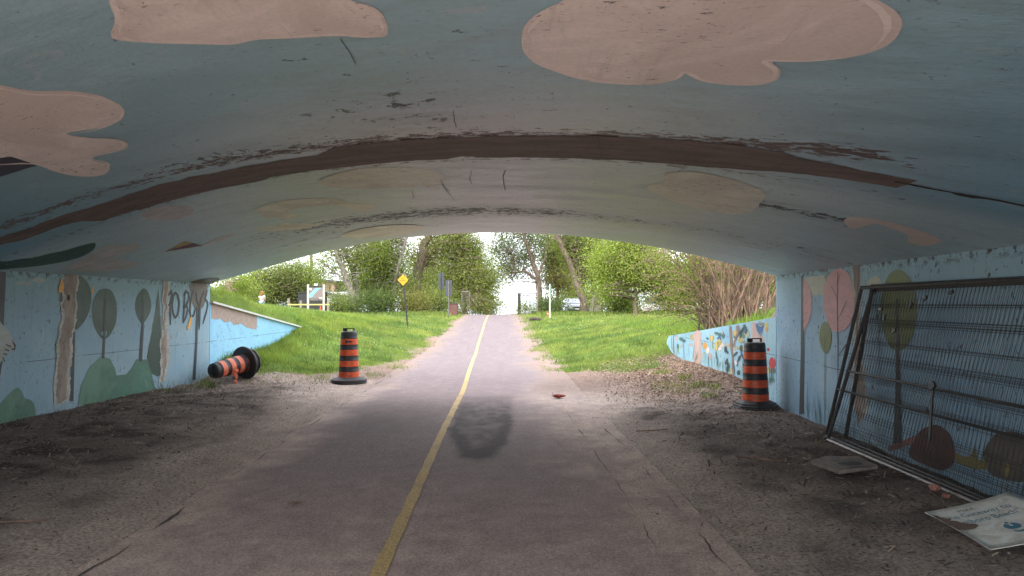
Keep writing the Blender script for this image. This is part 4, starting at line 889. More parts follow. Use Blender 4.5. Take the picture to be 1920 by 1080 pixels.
# ------------------------------------------------------------------ scattered wood chips, leaves and gravel
def litter_field(name, n, xr, yr, keep, sizes, cols, flat=.35):
    X = rng.uniform(*xr, n); Y = rng.uniform(*yr, n); k = keep(X, Y) > rng.random(n); X, Y = X[k], Y[k]; n = len(X)
    Z = GROUND(X, Y)+.012+rng.random(n)*.012; L1 = rng.uniform(*sizes[0], n); W1 = rng.uniform(*sizes[1], n); a = rng.uniform(0, 2*np.pi, n)
    u = np.c_[np.cos(a), np.sin(a), rng.normal(0, flat, n)]; v = np.c_[-np.sin(a), np.cos(a), rng.normal(0, flat, n)]
    C0 = np.c_[X, Y, Z]; hgt = np.c_[np.zeros(n), np.zeros(n), W1*.6]
    V = np.stack([C0-u*L1[:, None]-v*W1[:, None], C0+u*L1[:, None]-v*W1[:, None]*.6, C0+u*L1[:, None]*.9+v*W1[:, None], C0-u*L1[:, None]*.8+v*W1[:, None]*.8, C0+hgt], 1).reshape(-1, 3)
    b = np.arange(n)[:, None]*5; Fc = np.concatenate([b+np.array([[0,1,4]]), b+np.array([[1,2,4]]), b+np.array([[2,3,4]]), b+np.array([[3,0,4]])])
    cc = np.array(cols)[rng.integers(0, len(cols), n)]*(.6+.7*rng.random((n, 1))); o = fmesh(name, V, Fc, M['chips'], None, False, np.repeat(cc, 5, 0)); o['kind'] = 'stuff'; return o
def k_dirt(X, Y):
    nn = fbm(X, Y, 1.1, 61); inn = (X > XL(Y)+.05) & (X < XR(Y)-.05) & (Y+SK*X < QE+1.5)
    side = np.where(X < 0, sst(.2, 2.4, pathL(Y)-.2-X), sst(.3, 1.6, X-1.2)); return inn*side*sst(.25, .6, nn+.1)*sst(2.2, 5.5, Y)*.9
cb = [lin(104,88,77), lin(132,112,98), lin(74,62,56), lin(160,142,126)]
tag(litter_field('wood_chips', 42000, (-7.4,4.2), (2,15), k_dirt, ((.008,.035),(.003,.009)), cb), 'brown wood chips and bark scattered over the dirt under the bridge', 'wood chips')
tag(litter_field('gravel', 16000, (-7.2,4.2), (2,16), lambda X, Y: ((X < pathL(Y)) | (X > pathR(Y)+.1))*(X > XL(Y))*(X < XR(Y))*.8, ((.003,.011),(.003,.009)), [lin(150,138,128), lin(110,100,94), lin(80,72,66)], .2), 'fine gravel strewn over the dirt beside the path', 'gravel')
tag(litter_field('leaf_litter', 16000, (1.4,4.1), (10.5,18.5), lambda X, Y: sst(1.4, 3.2, X)*sst(10.4, 11.6, Y)*sst(17.9, 17, Y)*(X < 3.93), ((.008,.028),(.005,.014)), [lin(138,112,94), lin(108,86,72), lin(166,146,126)]), 'dry brown leaf litter below the flower-painted wing wall', 'leaf litter')

# ------------------------------------------------------------------ grass
def blades(n, xr, yr, keep, h, wd, cols, lean_=.35, zofs=0., hmod=None):
    X = rng.uniform(*xr, n); Y = rng.uniform(yr[0]**.5, yr[1]**.5, n)**2 if yr[0] > 0 else rng.uniform(*yr, n)
    k = keep(X, Y) > rng.random(n); X, Y = X[k], Y[k]; n = len(X); Z = GROUND(X, Y)-.01+zofs
    H_ = rng.uniform(*h, n)*(hmod(X, Y) if hmod else 1); Wd = rng.uniform(*wd, n)*(1+Y/25); a = rng.uniform(0, 2*np.pi, n); b = rng.uniform(0, 2*np.pi, n)
    u = np.c_[np.cos(a), np.sin(a), np.zeros(n)]*Wd[:, None]; tip = np.c_[np.cos(b)*lean_*H_, np.sin(b)*lean_*H_, H_]; B = np.c_[X, Y, Z]
    V = np.stack([B-u/2, B+u/2, B+tip], 1).reshape(-1, 3); pat = fbm(X, Y, .8, 71)[:, None]; p2 = fbm(X, Y, 3., 72)[:, None]
    c0, c1 = np.array(cols[0]), np.array(cols[1]); pat = np.clip((pat-.5)*2.2+.5, 0, 1); cc = (c0*(1-pat)+c1*pat)*(.35+.95*p2+.35*rng.random((n, 1)))*np.array([1,1,1])+np.array([.05,.02,.02])*(rng.random((n, 1)) < .08)
    return V, np.repeat(cc, 3, 0)
def lawn_keep(X, Y): return grass_mask(X, Y, (fbm(X, Y, 1.6, 3)-.5)*.9)*(np.abs(X) < 1.2+.62*Y)
sets = []
gc = ((.12,.19,.05), (.25,.29,.07))
sets.append(blades(260000, (-11,11), (14.2,30), lawn_keep, (.035,.10), (.006,.012), gc))
sets.append(blades(200000, (-24,24), (24,52), lawn_keep, (.05,.13), (.010,.02), gc))
# taller unmown grass: foot of left wing wall, left bank, crest edge, behind walls
tall = lambda X, Y: ((X < -5.3)*(Y < 40)*np.clip(sst(.9, .1, np.abs(X-WWL.world(np.clip(Y, 14.3, 21), 0, 0)[0]-.25))+(X < WWL.world(np.clip(Y, 14.3, 21), 0, 0)[0]-.2)*.5, 0, 1))*(X > -13)*(Y > 14.5)*((X > WWL.world(np.clip(Y,14.3,21),0,0)[0]+.02)|(X < WWL.world(np.clip(Y,14.3,21),0,0)[0]-.3)|(Y > 21))
sets.append(blades(150000, (-13,-5.3), (14.4,34), tall, (.08,.22), (.006,.012), ((.13,.21,.04), (.22,.28,.05)), .45))
tuft = lambda X, Y: lawn_keep(X, Y)*sst(.62, .7, fbm(X, Y, 1.7, 77, 3)); sets.append(blades(130000, (-13,13), (14.5,40), tuft, (.10,.22), (.007,.013), ((.09,.16,.04),(.17,.24,.05)), .4))
sets.append(blades(60000, (4.25,14), (10.6,30), lambda X, Y: (X > 4.35)*(Y > 13.5)*(.3+.7*sst(3, 0, X-4.4)), (.08,.26), (.006,.012), ((.13,.22,.04), (.2,.28,.04)), .45))
crestk = lambda X, Y: ((X < -3.9) | (X > 1.6))*sst(41, 44, Y+(fbm(X, Y, .4, 73)-.5)*5)
sets.append(blades(90000, (-34,34), (41,58), crestk, (.10,.34), (.015,.03), ((.11,.17,.035), (.18,.23,.05)), .4))
V = np.concatenate([s[0] for s in sets]); cc = np.concatenate([s[1] for s in sets]); n = len(V)//3
o = fmesh('grass', V, np.arange(n*3).reshape(n, 3), M['grassblade'], None, False, cc); o['kind'] = 'stuff'; tag(o, 'bright green lawn grass with taller tufts along the walls and banks', 'grass')
# sparse tufts in the dirt
tv = []; tcc = []
for (px, py, rad_, nb) in ((1283,708,.16,300),(1310,715,.2,400),(1340,716,.16,260),(1330,742,.13,200),(1255,722,.3,420),(1240,700,.25,420),(1220,690,.25,400),(1290,730,.3,200),(300,713,.12,60),(320,716,.1,50),(378,704,.12,120),(388,700,.1,90),(398,706,.12,160),(350,712,.3,60),(700,706,.4,300),(740,690,.4,360),(600,712,.5,360),(520,712,.5,300)):
    d = ray(px, py); zg = .1
    for _ in range(4):
        k = (zg-EYE)/d[2]; zg = min(.3, G1(d[0]*k, d[1]*k))
    cx, cy = d[0]*k, d[1]*k; left = px < 420
    if left: cx = max(cx, XL(cy)+.06)
    v_, c_ = blades(nb, (cx-rad_, cx+rad_), (cy-rad_*1.6, cy+rad_*1.6), lambda X, Y: np.exp(-(((X-cx)/rad_)**2+((Y-cy)/(rad_*1.6))**2)*2)*(X > XL(Y)+.02), (.05,.14) if not left else (.1,.28), (.006,.01), gc if not left else ((.07,.1,.03),(.14,.16,.07)), .5)
    tv.append(v_); tcc.append(c_)
V = np.concatenate(tv); cc = np.concatenate(tcc); n = len(V)//3
o = fmesh('grass_tufts', V, np.arange(n*3).reshape(n, 3), M['grassblade'], None, False, cc); o['kind'] = 'stuff'; tag(o, 'sparse grass tufts growing in the dirt and at the foot of the left wall', 'grass')
# clover heads / dandelion clocks
X = rng.uniform(-14, 16, 5000); Y = rng.uniform(17, 46, 5000); k = (lawn_keep(X, Y) > .9)*(fbm(X, Y, .5, 81) > .5)*(np.abs(X) < .6*Y); X, Y = X[k], Y[k]; n = len(X); Z = GROUND(X, Y)+rng.uniform(.06, .14, n); r_ = rng.uniform(.008, .017, n)
B = np.c_[X, Y, Z]; off = np.array([[1,0,0],[0,1,0],[-1,0,0],[0,-1,0],[0,0,1],[0,0,-1]]); V = (B[:, None]+off[None]*r_[:, None, None]).reshape(-1, 3)
Fo = np.array([[0,1,4],[1,2,4],[2,3,4],[3,0,4],[1,0,5],[2,1,5],[3,2,5],[0,3,5]]); Fc = (np.arange(n)[:, None, None]*6+Fo[None]).reshape(-1, 3)
cc = np.where(rng.random((n, 1)) < .35, np.array([[.6,.5,.08]]), np.array([[.42,.45,.3]]))
o = fmesh('clover_flowers', V, Fc, M['chips'], None, False, np.repeat(cc, 6, 0)); o['kind'] = 'stuff'; tag(o, 'tiny white and yellow flower heads dotted through the lawn', 'flowers')

# ------------------------------------------------------------------ trees and shrubs
def leaves(blobs, size, cols, clump=.35, seed=0):
    """blobs: (centre, (rx,ry,rz), leaf count). Leaf quads gathered in clumps."""
    r = np.random.default_rng(seed); Vs = []; Cs = []; centres = []
    for c, rad_, n in blobs:
        nc = max(6, n//45); p = r.normal(size=(nc, 3)); p /= np.linalg.norm(p, axis=1)[:, None]; p *= (r.random((nc, 1))**.42)
        cen = np.array(c)+p*np.array(rad_); centres += list(cen[::3]); idx = r.integers(0, nc, n); cs = clump*(.5+r.random(nc))
        P = cen[idx]+r.normal(size=(n, 3))*cs[idx][:, None]*np.array([1,1,.75]); 
        d1 = r.normal(size=(n, 3)); d1 /= np.linalg.norm(d1, axis=1)[:, None]; d2 = np.cross(d1, r.normal(size=(n, 3))); d2 /= np.linalg.norm(d2, axis=1)[:, None]
        s = size*(.6+.8*r.random((n, 1))); V = np.stack([P-d1*s, P+d2*s*.45, P+d1*s, P-d2*s*.45], 1)
        tone = r.random(nc)[idx][:, None]; c0, c1 = np.array(cols[0]), np.array(cols[1]); Cc = (c0*(1-tone)+c1*tone)*(.75+.5*r.random((n, 1)))
        Vs.append(V.reshape(-1, 3)); Cs.append(np.repeat(Cc, 4, 0))
    V = np.concatenate(Vs); return V, np.arange(len(V)).reshape(-1, 4), np.concatenate(Cs), centres
def plant(name, label, cat, trunks, blobs, cols, size=.09, clump=.35, seed=0, bark='bark', group=None, twigs=True, crown='crown', tr='trunk'):
    root_xy = trunks[0][0][0] if trunks else blobs[0][0]
    base_ = Vector((root_xy[0], root_xy[1], G1(root_xy[0], root_xy[1])))
    t = empty(name, base_, 0, label, cat, group)
    V, Fc, Cc, cen = leaves([(c, r_, int(n*2.2)) for c, r_, n in blobs], size*.64, cols, clump*1.6, seed); rs = random.Random(seed)
    V = V-np.array(base_)+np.array([0,.9 if trunks else 0,0])
    fmesh(crown, V, Fc, M['leaf'], t, False, Cc)
    mb = MB(); allp = []
    for P, r0, r1 in trunks:
        Q = []
        for i in range(len(P)-1):
            for k in range(4):
                f_ = k/4; q = Vector(P[i]).lerp(Vector(P[i+1]), f_); q += Vector((rs.uniform(-1,1), rs.uniform(-1,1), 0))*r0*.22*(1 if i+k else 0); Q.append(q)
        Q.append(Vector(P[-1])); rad_ = [r0+(r1-r0)*i/(len(Q)-1) for i in range(len(Q))]; rad_[0] *= 1.25
        mb.tube([q-base_ for q in Q], rad_, 7); allp += [(q, rad_[i]) for i, q in enumerate(Q) if i > len(Q)*.3]
    if not allp:
        b0 = base_; allp = [(b0+Vector((0,0,.3)), .05)]; 
    if twigs:
        for c in cen:
            c = Vector(c); s, rr_ = min(allp, key=lambda q: (q[0]-c).length+max(0, q[0].z-c.z)*2)
            m_ = s.lerp(c, .5)+Vector((rs.uniform(-.2,.2), rs.uniform(-.2,.2), rs.uniform(0,.3))); rb = min(rr_*.5, .05)
            mb.tube([s-base_, m_-base_, c-base_], [rb, rb*.6, rb*.25], 4, False)
    if mb.V: mb.build(tr, M[bark], t, True)
    return t
def B(px, py, rx, ry, Y, n, dep=None):
    s = Y/F; c = W(px, py, Y); return ((c.x, c.y, c.z), (rx*s, (dep if dep else rx*s*.8), ry*s), n)
def T(pts, Y, r0, r1, sink=True):
    P = [W(px, py, Y) for px, py in pts]
    if sink: P[0].z = G1(P[0].x, P[0].y)-.2
    return (P, r0, r1)
yg = ((.12,.16,.03), (.27,.32,.07)); mid_g = ((.12,.16,.04), (.27,.31,.09)); olive_g = ((.16,.16,.045), (.29,.27,.09)); bright_g = ((.18,.24,.045), (.34,.39,.09)); grey_g = ((.10,.13,.055), (.2,.24,.11)); dk_g = ((.05,.085,.02), (.14,.18,.05))
# left
plant('bush', 'big mounded dark green bush behind the left grass bank, where the person stands', 'bush', [T([(520,590),(515,550),(500,520)], 56, .12, .04)], [B(455,545,40,26,55,6000), B(505,530,55,36,56,9000), B(555,522,36,32,56,6000), B(470,565,55,18,55,5000), B(560,560,30,25,57,4000)], mid_g, .10, .4, 1)
plant('bush', 'low yellow-green bush right beside the underpass on the left bank', 'bush', [T([(430,575),(432,550),(428,530)], 34, .05, .02)], [B(410,545,14,14,36,900), B(438,540,22,20,35,1800)], yg, .08, .3, 2, bark='stem')
plant('tree', 'slender leaning tree with two thin trunks and sparse leaves, right of the map board', 'tree', [T([(668,592),(662,560),(648,520),(636,488),(625,460),(612,420)], 50, .26, .1), T([(670,592),(668,550),(662,510),(650,480),(642,455),(636,400)], 51, .24, .1), T([(655,540),(640,520),(610,495)], 50, .09, .03, False)],
      [B(620,480,40,35,50,1600), B(660,490,35,45,50,1800), B(600,510,25,20,50,500), B(640,440,60,35,50,1800), B(690,470,25,40,50,1200), B(650,390,60,35,50,1500)], yg, .10, .4, 3, 'bark_grey')
plant('tree', 'bushy yellow-green tree between the slender tree and the diamond sign', 'tree', [T([(735,592),(737,560),(742,520),(752,480),(764,440),(770,400)], 52, .16, .1), T([(715,592),(712,540),(705,490)], 52, .14, .05)],
      [B(710,490,32,40,52,5200), B(735,530,36,30,52,4200), B(700,540,30,26,52,3200), B(742,468,22,26,52,1200), B(720,430,50,30,52,2600)], mid_g, .10, .35, 4, 'bark_grey')
plant('tree', 'large tree with a thick bare trunk leaning right behind the diamond sign', 'tree', [T([(768,592),(776,550),(786,510),(795,470),(803,440),(812,380),(815,330)], 55, .48, .26), T([(790,490),(815,470),(850,452)], 55, .12, .04, False)],
      [B(820,470,34,36,55,2600), B(775,480,22,30,55,900), B(840,445,40,25,55,2000), B(800,395,90,40,55,4500)], olive_g, .10, .4, 5, 'bark')
plant('tree', 'dense broad green tree whose foliage reaches the left edge of the path crest', 'tree', [T([(872,592),(868,540),(862,490),(858,430)], 54, .22, .08)],
      [B(872,500,45,50,54,11000), B(890,540,38,40,53,8000), B(850,545,34,34,54,5000), B(905,575,30,16,52,3200), B(860,455,50,22,54,4200), B(850,400,65,40,55,4000), B(915,520,16,30,53,1500)], ((.14,.18,.04), (.3,.33,.09)), .10, .35, 6)
for i, (px, py, rx, ry, Y, n, cg, lb) in enumerate(((655,575,26,17,48,2200,grey_g,'low shrub at the foot of the slender two-trunk tree'),(712,570,34,24,47,3600,dk_g,'dark shrub left of the diamond sign post'),(775,572,30,22,48,3200,olive_g,'reddish green shrub right of the diamond sign post'),(822,570,24,24,49,2600,mid_g,'shrub behind the two dark sign backs'),(632,572,12,20,46,1200,mid_g,'small ivy-like shrub immediately right of the map board'))):
    plant('shrub', lb, 'shrub', [], [B(px,py,rx,ry,Y,n)], cg, .09, .3, 20+i, 'bark', 'shrubs along the crest of the lawn', True, 'foliage', 'stems')
# right
plant('tree', 'open-crowned tree right of the path crest with a bent limb reaching left over the sky', 'tree', [T([(1016,592),(1013,560),(1010,530),(1004,505),(996,478),(984,450),(975,410)], 56, .30, .1), T([(1008,527),(994,515),(984,508),(972,510),(966,500),(960,478)], 56, .14, .04, False), T([(1008,520),(1020,490),(1030,450)], 56, .12, .04, False)],
      [B(955,500,28,32,56,1700), B(985,480,30,32,56,1900), B(945,460,26,22,56,1400), B(990,520,14,8,56,250), B(962,518,26,8,56,380), B(970,430,60,26,56,2200), B(1010,450,30,22,56,1500)], grey_g, .105, .35, 7)
plant('tree', 'olive-yellow leafed tree right of the open-crowned tree, behind the white post', 'tree', [T([(1045,592),(1045,540),(1040,480)], 58, .2, .06)], [B(1043,485,28,42,58,6200), B(1048,528,32,18,57,3400), B(1060,455,40,22,58,2600)], olive_g, .10, .35, 8)
plant('tree', 'two-stemmed tree leaning left in front of the silver car', 'tree', [T([(1097,590),(1092,560),(1082,535),(1072,500),(1058,470),(1045,445),(1030,400)], 50, .30, .14), T([(1090,550),(1088,525),(1080,495),(1070,465)], 50, .14, .06, False)],
      [B(1095,480,30,35,50,4600), B(1070,455,30,20,50,2000), B(1110,510,20,24,50,1500), B(1060,410,60,30,50,2600)], yg, .10, .35, 9, 'bark')
plant('tree', 'tree with two crossing grey trunks right of the silver car', 'tree', [T([(1106,592),(1112,560),(1112,520),(1110,470),(1112,410)], 51, .22, .1), T([(1120,592),(1124,565),(1128,535),(1127,490),(1135,430)], 51, .36, .16)],
      [B(1130,470,30,30,52,3000), B(1120,430,50,30,52,2600)], mid_g, .10, .35, 10, 'bark_grey')
plant('tree', 'bright lime green maple, brightest of the trees on the right', 'tree', [T([(1190,592),(1192,550),(1188,500)], 43, .18, .06)], [B(1165,490,48,30,43,7000), B(1210,500,50,32,42,7000), B(1150,520,30,20,43,2600), B(1240,520,40,30,43,4600), B(1200,450,70,24,43,4500), B(1140,545,18,12,42,700)], bright_g, .10, .33, 11)
for i, (px, py, rx, ry, Y, n, cg, lb) in enumerate(((1027,573,14,16,52,2200,grey_g,'grey-green shrub behind the white post'),(985,580,10,10,50,700,mid_g,'smallest shrub, beside the gate frame at the path crest'),(1160,570,24,20,47,3800,mid_g,'rounded clipped shrub right of the crossing trunks'),(1258,556,26,22,44,3600,olive_g,'loose shrub right of the white vehicle'),(1290,545,34,34,42,5200,yg,'tall green shrub behind the bare-stemmed shrub'),(1182,570,9,14,50,1100,dk_g,'dark shrub left of the white vehicle'),(1049,576,3.5,12,49,500,dk_g,'narrow dark shrub left of the silver car'))):
    plant('shrub', lb, 'shrub', [], [B(px,py,rx,ry,Y,n)], cg, .09, .3, 40+i, 'bark', 'shrubs along the crest of the lawn', True, 'foliage', 'stems')
plant('tree', 'green tree partly behind the bare-stemmed shrub at far right', 'tree', [T([(1380,592),(1382,540),(1378,480)], 40, .2, .1), T([(1345,592),(1340,530),(1338,470)], 40, .14, .1), T([(1440,592),(1436,520),(1440,450)], 38, .2, .12)], [B(1340,500,60,32,40,4600), B(1420,510,50,36,40,4600), B(1390,450,90,28,40,4000)], yg, .10, .35, 12, 'stem')
for i, (px, py, rx, ry, Y, n, cg, lb) in enumerate(((640,555,60,30,84,3500,grey_g,'pale distant tree seen between the slender trunks'),(700,500,50,60,80,6000,yg,'pale distant tree behind the bushy yellow-green tree'),(800,520,45,60,82,6500,yg,'pale distant tree behind the thick leaning trunk'),(1090,560,50,26,74,4500,mid_g,'low distant tree behind the silver car'),(1090,490,60,50,78,6500,yg,'pale distant tree behind the leaning two-stemmed tree'),(1200,540,60,40,76,5000,mid_g,'distant tree behind the lime green maple'),(1330,520,70,55,70,6500,yg,'distant tree behind the brick house at right'),(1450,520,50,55,55,5500,mid_g,'distant tree rightmost, half behind the blue wall end'))):
    x_ = W(px, 590, Y); plant('tree', lb, 'tree', [([Vector((x_.x, Y, G1(x_.x, Y)-.3)), W(px+3, py, Y), W(px-4, py-ry*.6, Y)], .25, .08)], [B(px,py,rx,ry,Y,n)], cg, .17, .5, 60+i, 'bark_grey', 'distant trees beyond the crest')
# the bare many-stemmed shrub
def stem_shrub():
    bx = 4.95; by = 15.6; t = empty('bare_shrub', (bx, by, G1(bx, by)), 0, 'large shrub of bare reddish-brown stems fanning up behind the flower-painted wing wall', 'shrub')
    rs = random.Random(12); gz = G1(bx, by); lv = []
    a = MB()
    for i in range(190):
        ox = rs.uniform(-.55, .75); oy = rs.uniform(-.6, .8); z0 = G1(bx+ox, by+oy)-gz-.05; h = rs.uniform(1.6, 3.6); lx = ox*1.1+rs.gauss(-.1, .55); lyy = rs.gauss(0, .5); P = []; r0 = rs.choice((.005,.008,.011,.016,.024))*rs.uniform(.8,1.2)
        for k in range(9):
            f_ = k/8; P.append((ox+lx*f_+rs.gauss(0,.018)+.14*math.sin(f_*4+i), oy+lyy*f_+.06*math.sin(f_*5+i*2), z0+h*(f_-.1*f_*f_)))
            if k > 3 and rs.random() < .35:
                q = Vector(P[-1]); d = Vector((rs.gauss(0,.35), rs.gauss(0,.3), rs.uniform(.15,.6))); a.tube([q, q+d*.5+Vector((0,0,.03)), q+d], [r0*.4, r0*.3, .003], 4, False); lv.append(q+d)
        a.tube(P, [r0*(1-.75*k/8) for k in range(9)], 5, False); lv.append(Vector(P[-1]))
    a.build('stems', M['stem'], t, True)
    b = MB()
    for i in range(46):      # thin arching branches sweeping left and down
        ox = rs.uniform(-.5, 0); oy = rs.uniform(-.4, .8); z0 = rs.uniform(-.05, .25); L2 = rs.uniform(.7, 1.9); up = rs.uniform(.15, 2.1); P = []
        for k in range(10):
            f_ = k/9; P.append((ox-L2*f_, oy+rs.gauss(0,.015)+.3*f_*math.sin(i), z0+up*math.sin(f_*math.pi*.62)-.25*f_*f_+rs.gauss(0,.012)))
            if k > 2:
                q = Vector(P[-1]); d = Vector((rs.gauss(-.15,.15), rs.gauss(0,.15), rs.gauss(.05,.15))); b.tube([q, q+d], [.004, .002], 3, False); lv += [q+d, q]
        b.tube(P, [.010*(1-.7*k/9)+.002 for k in range(10)], 4, False)
    b.build('arching_branches', M['stem'], t, True)
    r = np.random.default_rng(9); P = np.repeat(np.array([tuple(v) for v in lv]), 9, 0); n = len(P); P = P+r.normal(size=(n, 3))*.10
    d1 = r.normal(size=(n, 3)); d1 /= np.linalg.norm(d1, axis=1)[:, None]; d2 = np.cross(d1, r.normal(size=(n, 3))); d2 /= np.linalg.norm(d2, axis=1)[:, None]; s = .02*(.6+.8*r.random((n, 1)))
    V = np.stack([P-d1*s, P+d2*s*.5, P+d1*s, P-d2*s*.5], 1).reshape(-1, 3); cc = np.array(yg[0])+(np.array(bright_g[1])-np.array(yg[0]))*r.random((n, 1))
    fmesh('young_leaves', V, np.arange(n*4).reshape(n, 4), M['leaf'], t, False, np.repeat(cc, 4, 0))
stem_shrub()

# ------------------------------------------------------------------ street furniture on the lawn
def stand(px, py, Y): p = W(px, py, Y); p.z = G1(p.x, p.y); return p
ds_y = 30.5; p0 = stand(765, 628, ds_y); top = W(756, 525, ds_y)
ds = empty('warning_sign', p0, 0, 'orange-yellow diamond warning sign on a slightly leaning black post in the left lawn', 'sign')
tp_ = top-p0; MB().tube([(0,0,-.2), (tp_.x, 0, tp_.z+.1)], .035, 8).build('post', M['black_plastic'], ds, True)
hs = .235; c = tp_+Vector((0,-.05,0)); g_ = pm('orange_yellow_sign', (.85,.31,.008), .08, 5, .45, 0)
b = MB(); sq_ = [(0,hs*1.06),(hs,0),(0,-hs*1.06),(-hs,0)]; b.prism([(c.x+x, c.z+z) for x, z in sq_], c.y-.006, c.y+.006); b.build('sign_plate', g_, ds)
def flat_text(s, parent, x, y, z, wd, hgt, m, name='lettering'):
    V, Fc, w0 = text_mesh(s); return fmesh(name, [(x+wd*(a-.5), y, z+b_*hgt) for a, b_ in V], Fc, m, parent)
dkor = pm('dark_brown_ink', (.12,.04,.005), .1)
flat_text('SLOW', ds, c.x, c.y-.009, c.z+.04, .15, .075, dkor); flat_text('LENTEMENT', ds, c.x, c.y-.009, c.z-.05, .27, .075, dkor)
def back_sign(px, pyb, Y, x0, x1, y0, y1, lb, m='steel'):
    p0 = stand(px, pyb, Y); s = Y/F; t = empty('road_sign', p0, 0, lb, 'sign', 'dark sign backs left of the path')
    zt = W(px, y0, Y).z-p0.z; zb_ = W(px, y1, Y).z-p0.z; MB().tube([(0,0,-.1),(0,0,zt-.05)], .035, 8).build('post', M[m], t, True)
    MB().box((0,.05,(zt+zb_)/2), ((x1-x0)*s, .02, zt-zb_)).build('plate', pm('dark_grey_aluminium', (.055,.06,.085), .2, 4, .5, 0), t, bevel=.004)
    MB().box((0,.03,zb_+.2), (.1,.02,.04)).build('bracket', M['steel'], t); MB().box((0,.03,zt-.2), (.1,.02,.04)).build('bracket', M['steel'], t)
back_sign(827, 590, 48, 822, 832, 512, 542, 'dark sign back, the left and taller of the two beside the path', 'steel_dark')
back_sign(841, 596, 42, 836, 848, 525, 555, 'dark sign back, the right and lower of the two, on a pale post')
p0 = stand(851, 590, 45); t = empty('litter_bin', p0, 0, 'brown square litter bin left of the path crest', 'bin'); hh = 22*45/F
bm_ = pm('rusty_brown_steel', (.14,.06,.05), .3, 6, .7); MB().box((0,0,hh/2), (.52,.5,hh-.04)).build('body', bm_, t, bevel=.02); MB().box((0,0,hh), (.56,.54,.05)).build('lid', pm('dark_brown_steel', (.09,.045,.04), .2), t, bevel=.01)
for x in (-.2,.2): MB().box((x,-.256,hh/2), (.03,.012,hh-.1)).build('ridge', bm_, t)
def chain_panel(p, wd, h, lb, label, ang=0, door=False, m='steel', r=.035):
    t = empty('chain_link_gate' if door else 'chain_link_fence', p, ang, label, 'gate' if door else 'fence')
    for x in (0, wd): MB().tube([(x,0,-.1),(x,0,h)], r, 8).build('post', M[m], t, True)
    MB().tube([(0,0,h-.03),(wd,0,h-.03)], r*.75, 6).build('top_rail', M[m], t, True); 
    b = MB(); n = int(wd/.11)
    for i in range(n+int(h/.11)):
        for sgn in (1,-1):
            x0 = (i-int(h/.11))*.11 if sgn == 1 else i*.11; x1 = x0+sgn*h; z0, z1 = .05, h-.03
            def cl(x0, z0, x1, z1):
                if x0 == x1: return None
                ta = 0.; tb = 1.
                for lo, hi in ((0-x0, wd-x0),):
                    dx = x1-x0; t0, t1 = lo/dx, hi/dx
                    if t0 > t1: t0, t1 = t1, t0
                    ta = max(ta, t0); tb = min(tb, t1)
                return None if ta >= tb else ((x0+(x1-x0)*ta, z0+(z1-z0)*ta), (x0+(x1-x0)*tb, z0+(z1-z0)*tb))
            s = cl(x0, z0, x1, z1)
            if s: b.tube([(s[0][0],0,s[0][1]),(s[1][0],0,s[1][1])], .004, 3, False)
    o = b.build('wire_mesh', M['steel'], t); o['kind'] = 'stuff'; return t
s_ = 50/F
p = stand(866, 592, 50); chain_panel(p, 14*s_, 44*s_, '', 'narrow chain link fence panel left of the path crest, against the dense tree')
p = stand(972, 592, 50); t = chain_panel(p, 36*s_, 41*s_, '', 'open chain link gate frame right of the path crest, sky behind it', door=True, m='steel_dark', r=.055); MB().tube([(3*s_,0,-.1),(3*s_,0,39*s_)], .06, 8).build('gate_post', M['steel_dark'], t, True); MB().tube([(3*s_,.05,36*s_),(34*s_,.05,36*s_)], .03, 6).build('cross_rail', M['steel_dark'], t, True)
p = stand(1007, 592, 49); t = empty('wooden_pole', p, 0, 'tall thin grey pole at the right end of the gate', 'pole'); MB().tube([(0,0,-.1),(.05,0,52*49/F)], [.07,.05], 8).build('shaft', M['bark_grey'], t, True); MB().lathe([(.07,0),(.07,.06)], 8, (.05,0,52*49/F)).build('cap', M['steel'], t)
p = stand(1031, 598, 40); s4 = 40/F; t = empty('sign_post', p, 0, 'white post with a narrow green sign seen edge-on, right of the path crest', 'sign'); MB().tube([(0,0,-.1),(0,0,64*s4)], .035, 8).build('post', M['white'], t, True)
MB().box((.06,0,51*s4), (.05,.5,20*s4)).build('plate', pm('green_sign', (.03,.16,.11), .2, 4, .5), t)
p = stand(1004, 598, 38); t = empty('log', p, R(4), 'dark weathered log lying at the right edge of the path crest', 'log'); b = MB().tube([(-.34,0,.10),(-.1,.03,.12),(.15,0,.10),(.36,.02,.08)], [.09,.1,.095,.06], 9); b.build('trunk_piece', pm('dark_wet_wood', (.06,.045,.04), .4, 9, .9, .6, 20), t, True); MB().tube([(-.345,0,.10),(-.36,0,.10)], .075, 9).build('cut_end', M['wood'], t)
def cone(px, py, Y, h, lb):
    p = stand(px, py, Y); t = empty('traffic_cone', p, 0, lb, 'traffic cone'); MB().lathe([(h*.22,.03),(h*.05,h)], 14).build('cone_body', M['orange'], t, True); MB().box((0,0,.015), (h*.6,h*.6,.03)).build('base', M['orange'], t); MB().lathe([(h*.165,h*.42),(h*.12,h*.6)], 14).build('white_collar', M['white'], t, True)
cone(1027, 594, 43, .35, 'small orange cone at the foot of the white post'); cone(601, 590, 41, .55, 'orange cone standing behind the right leg of the map board')
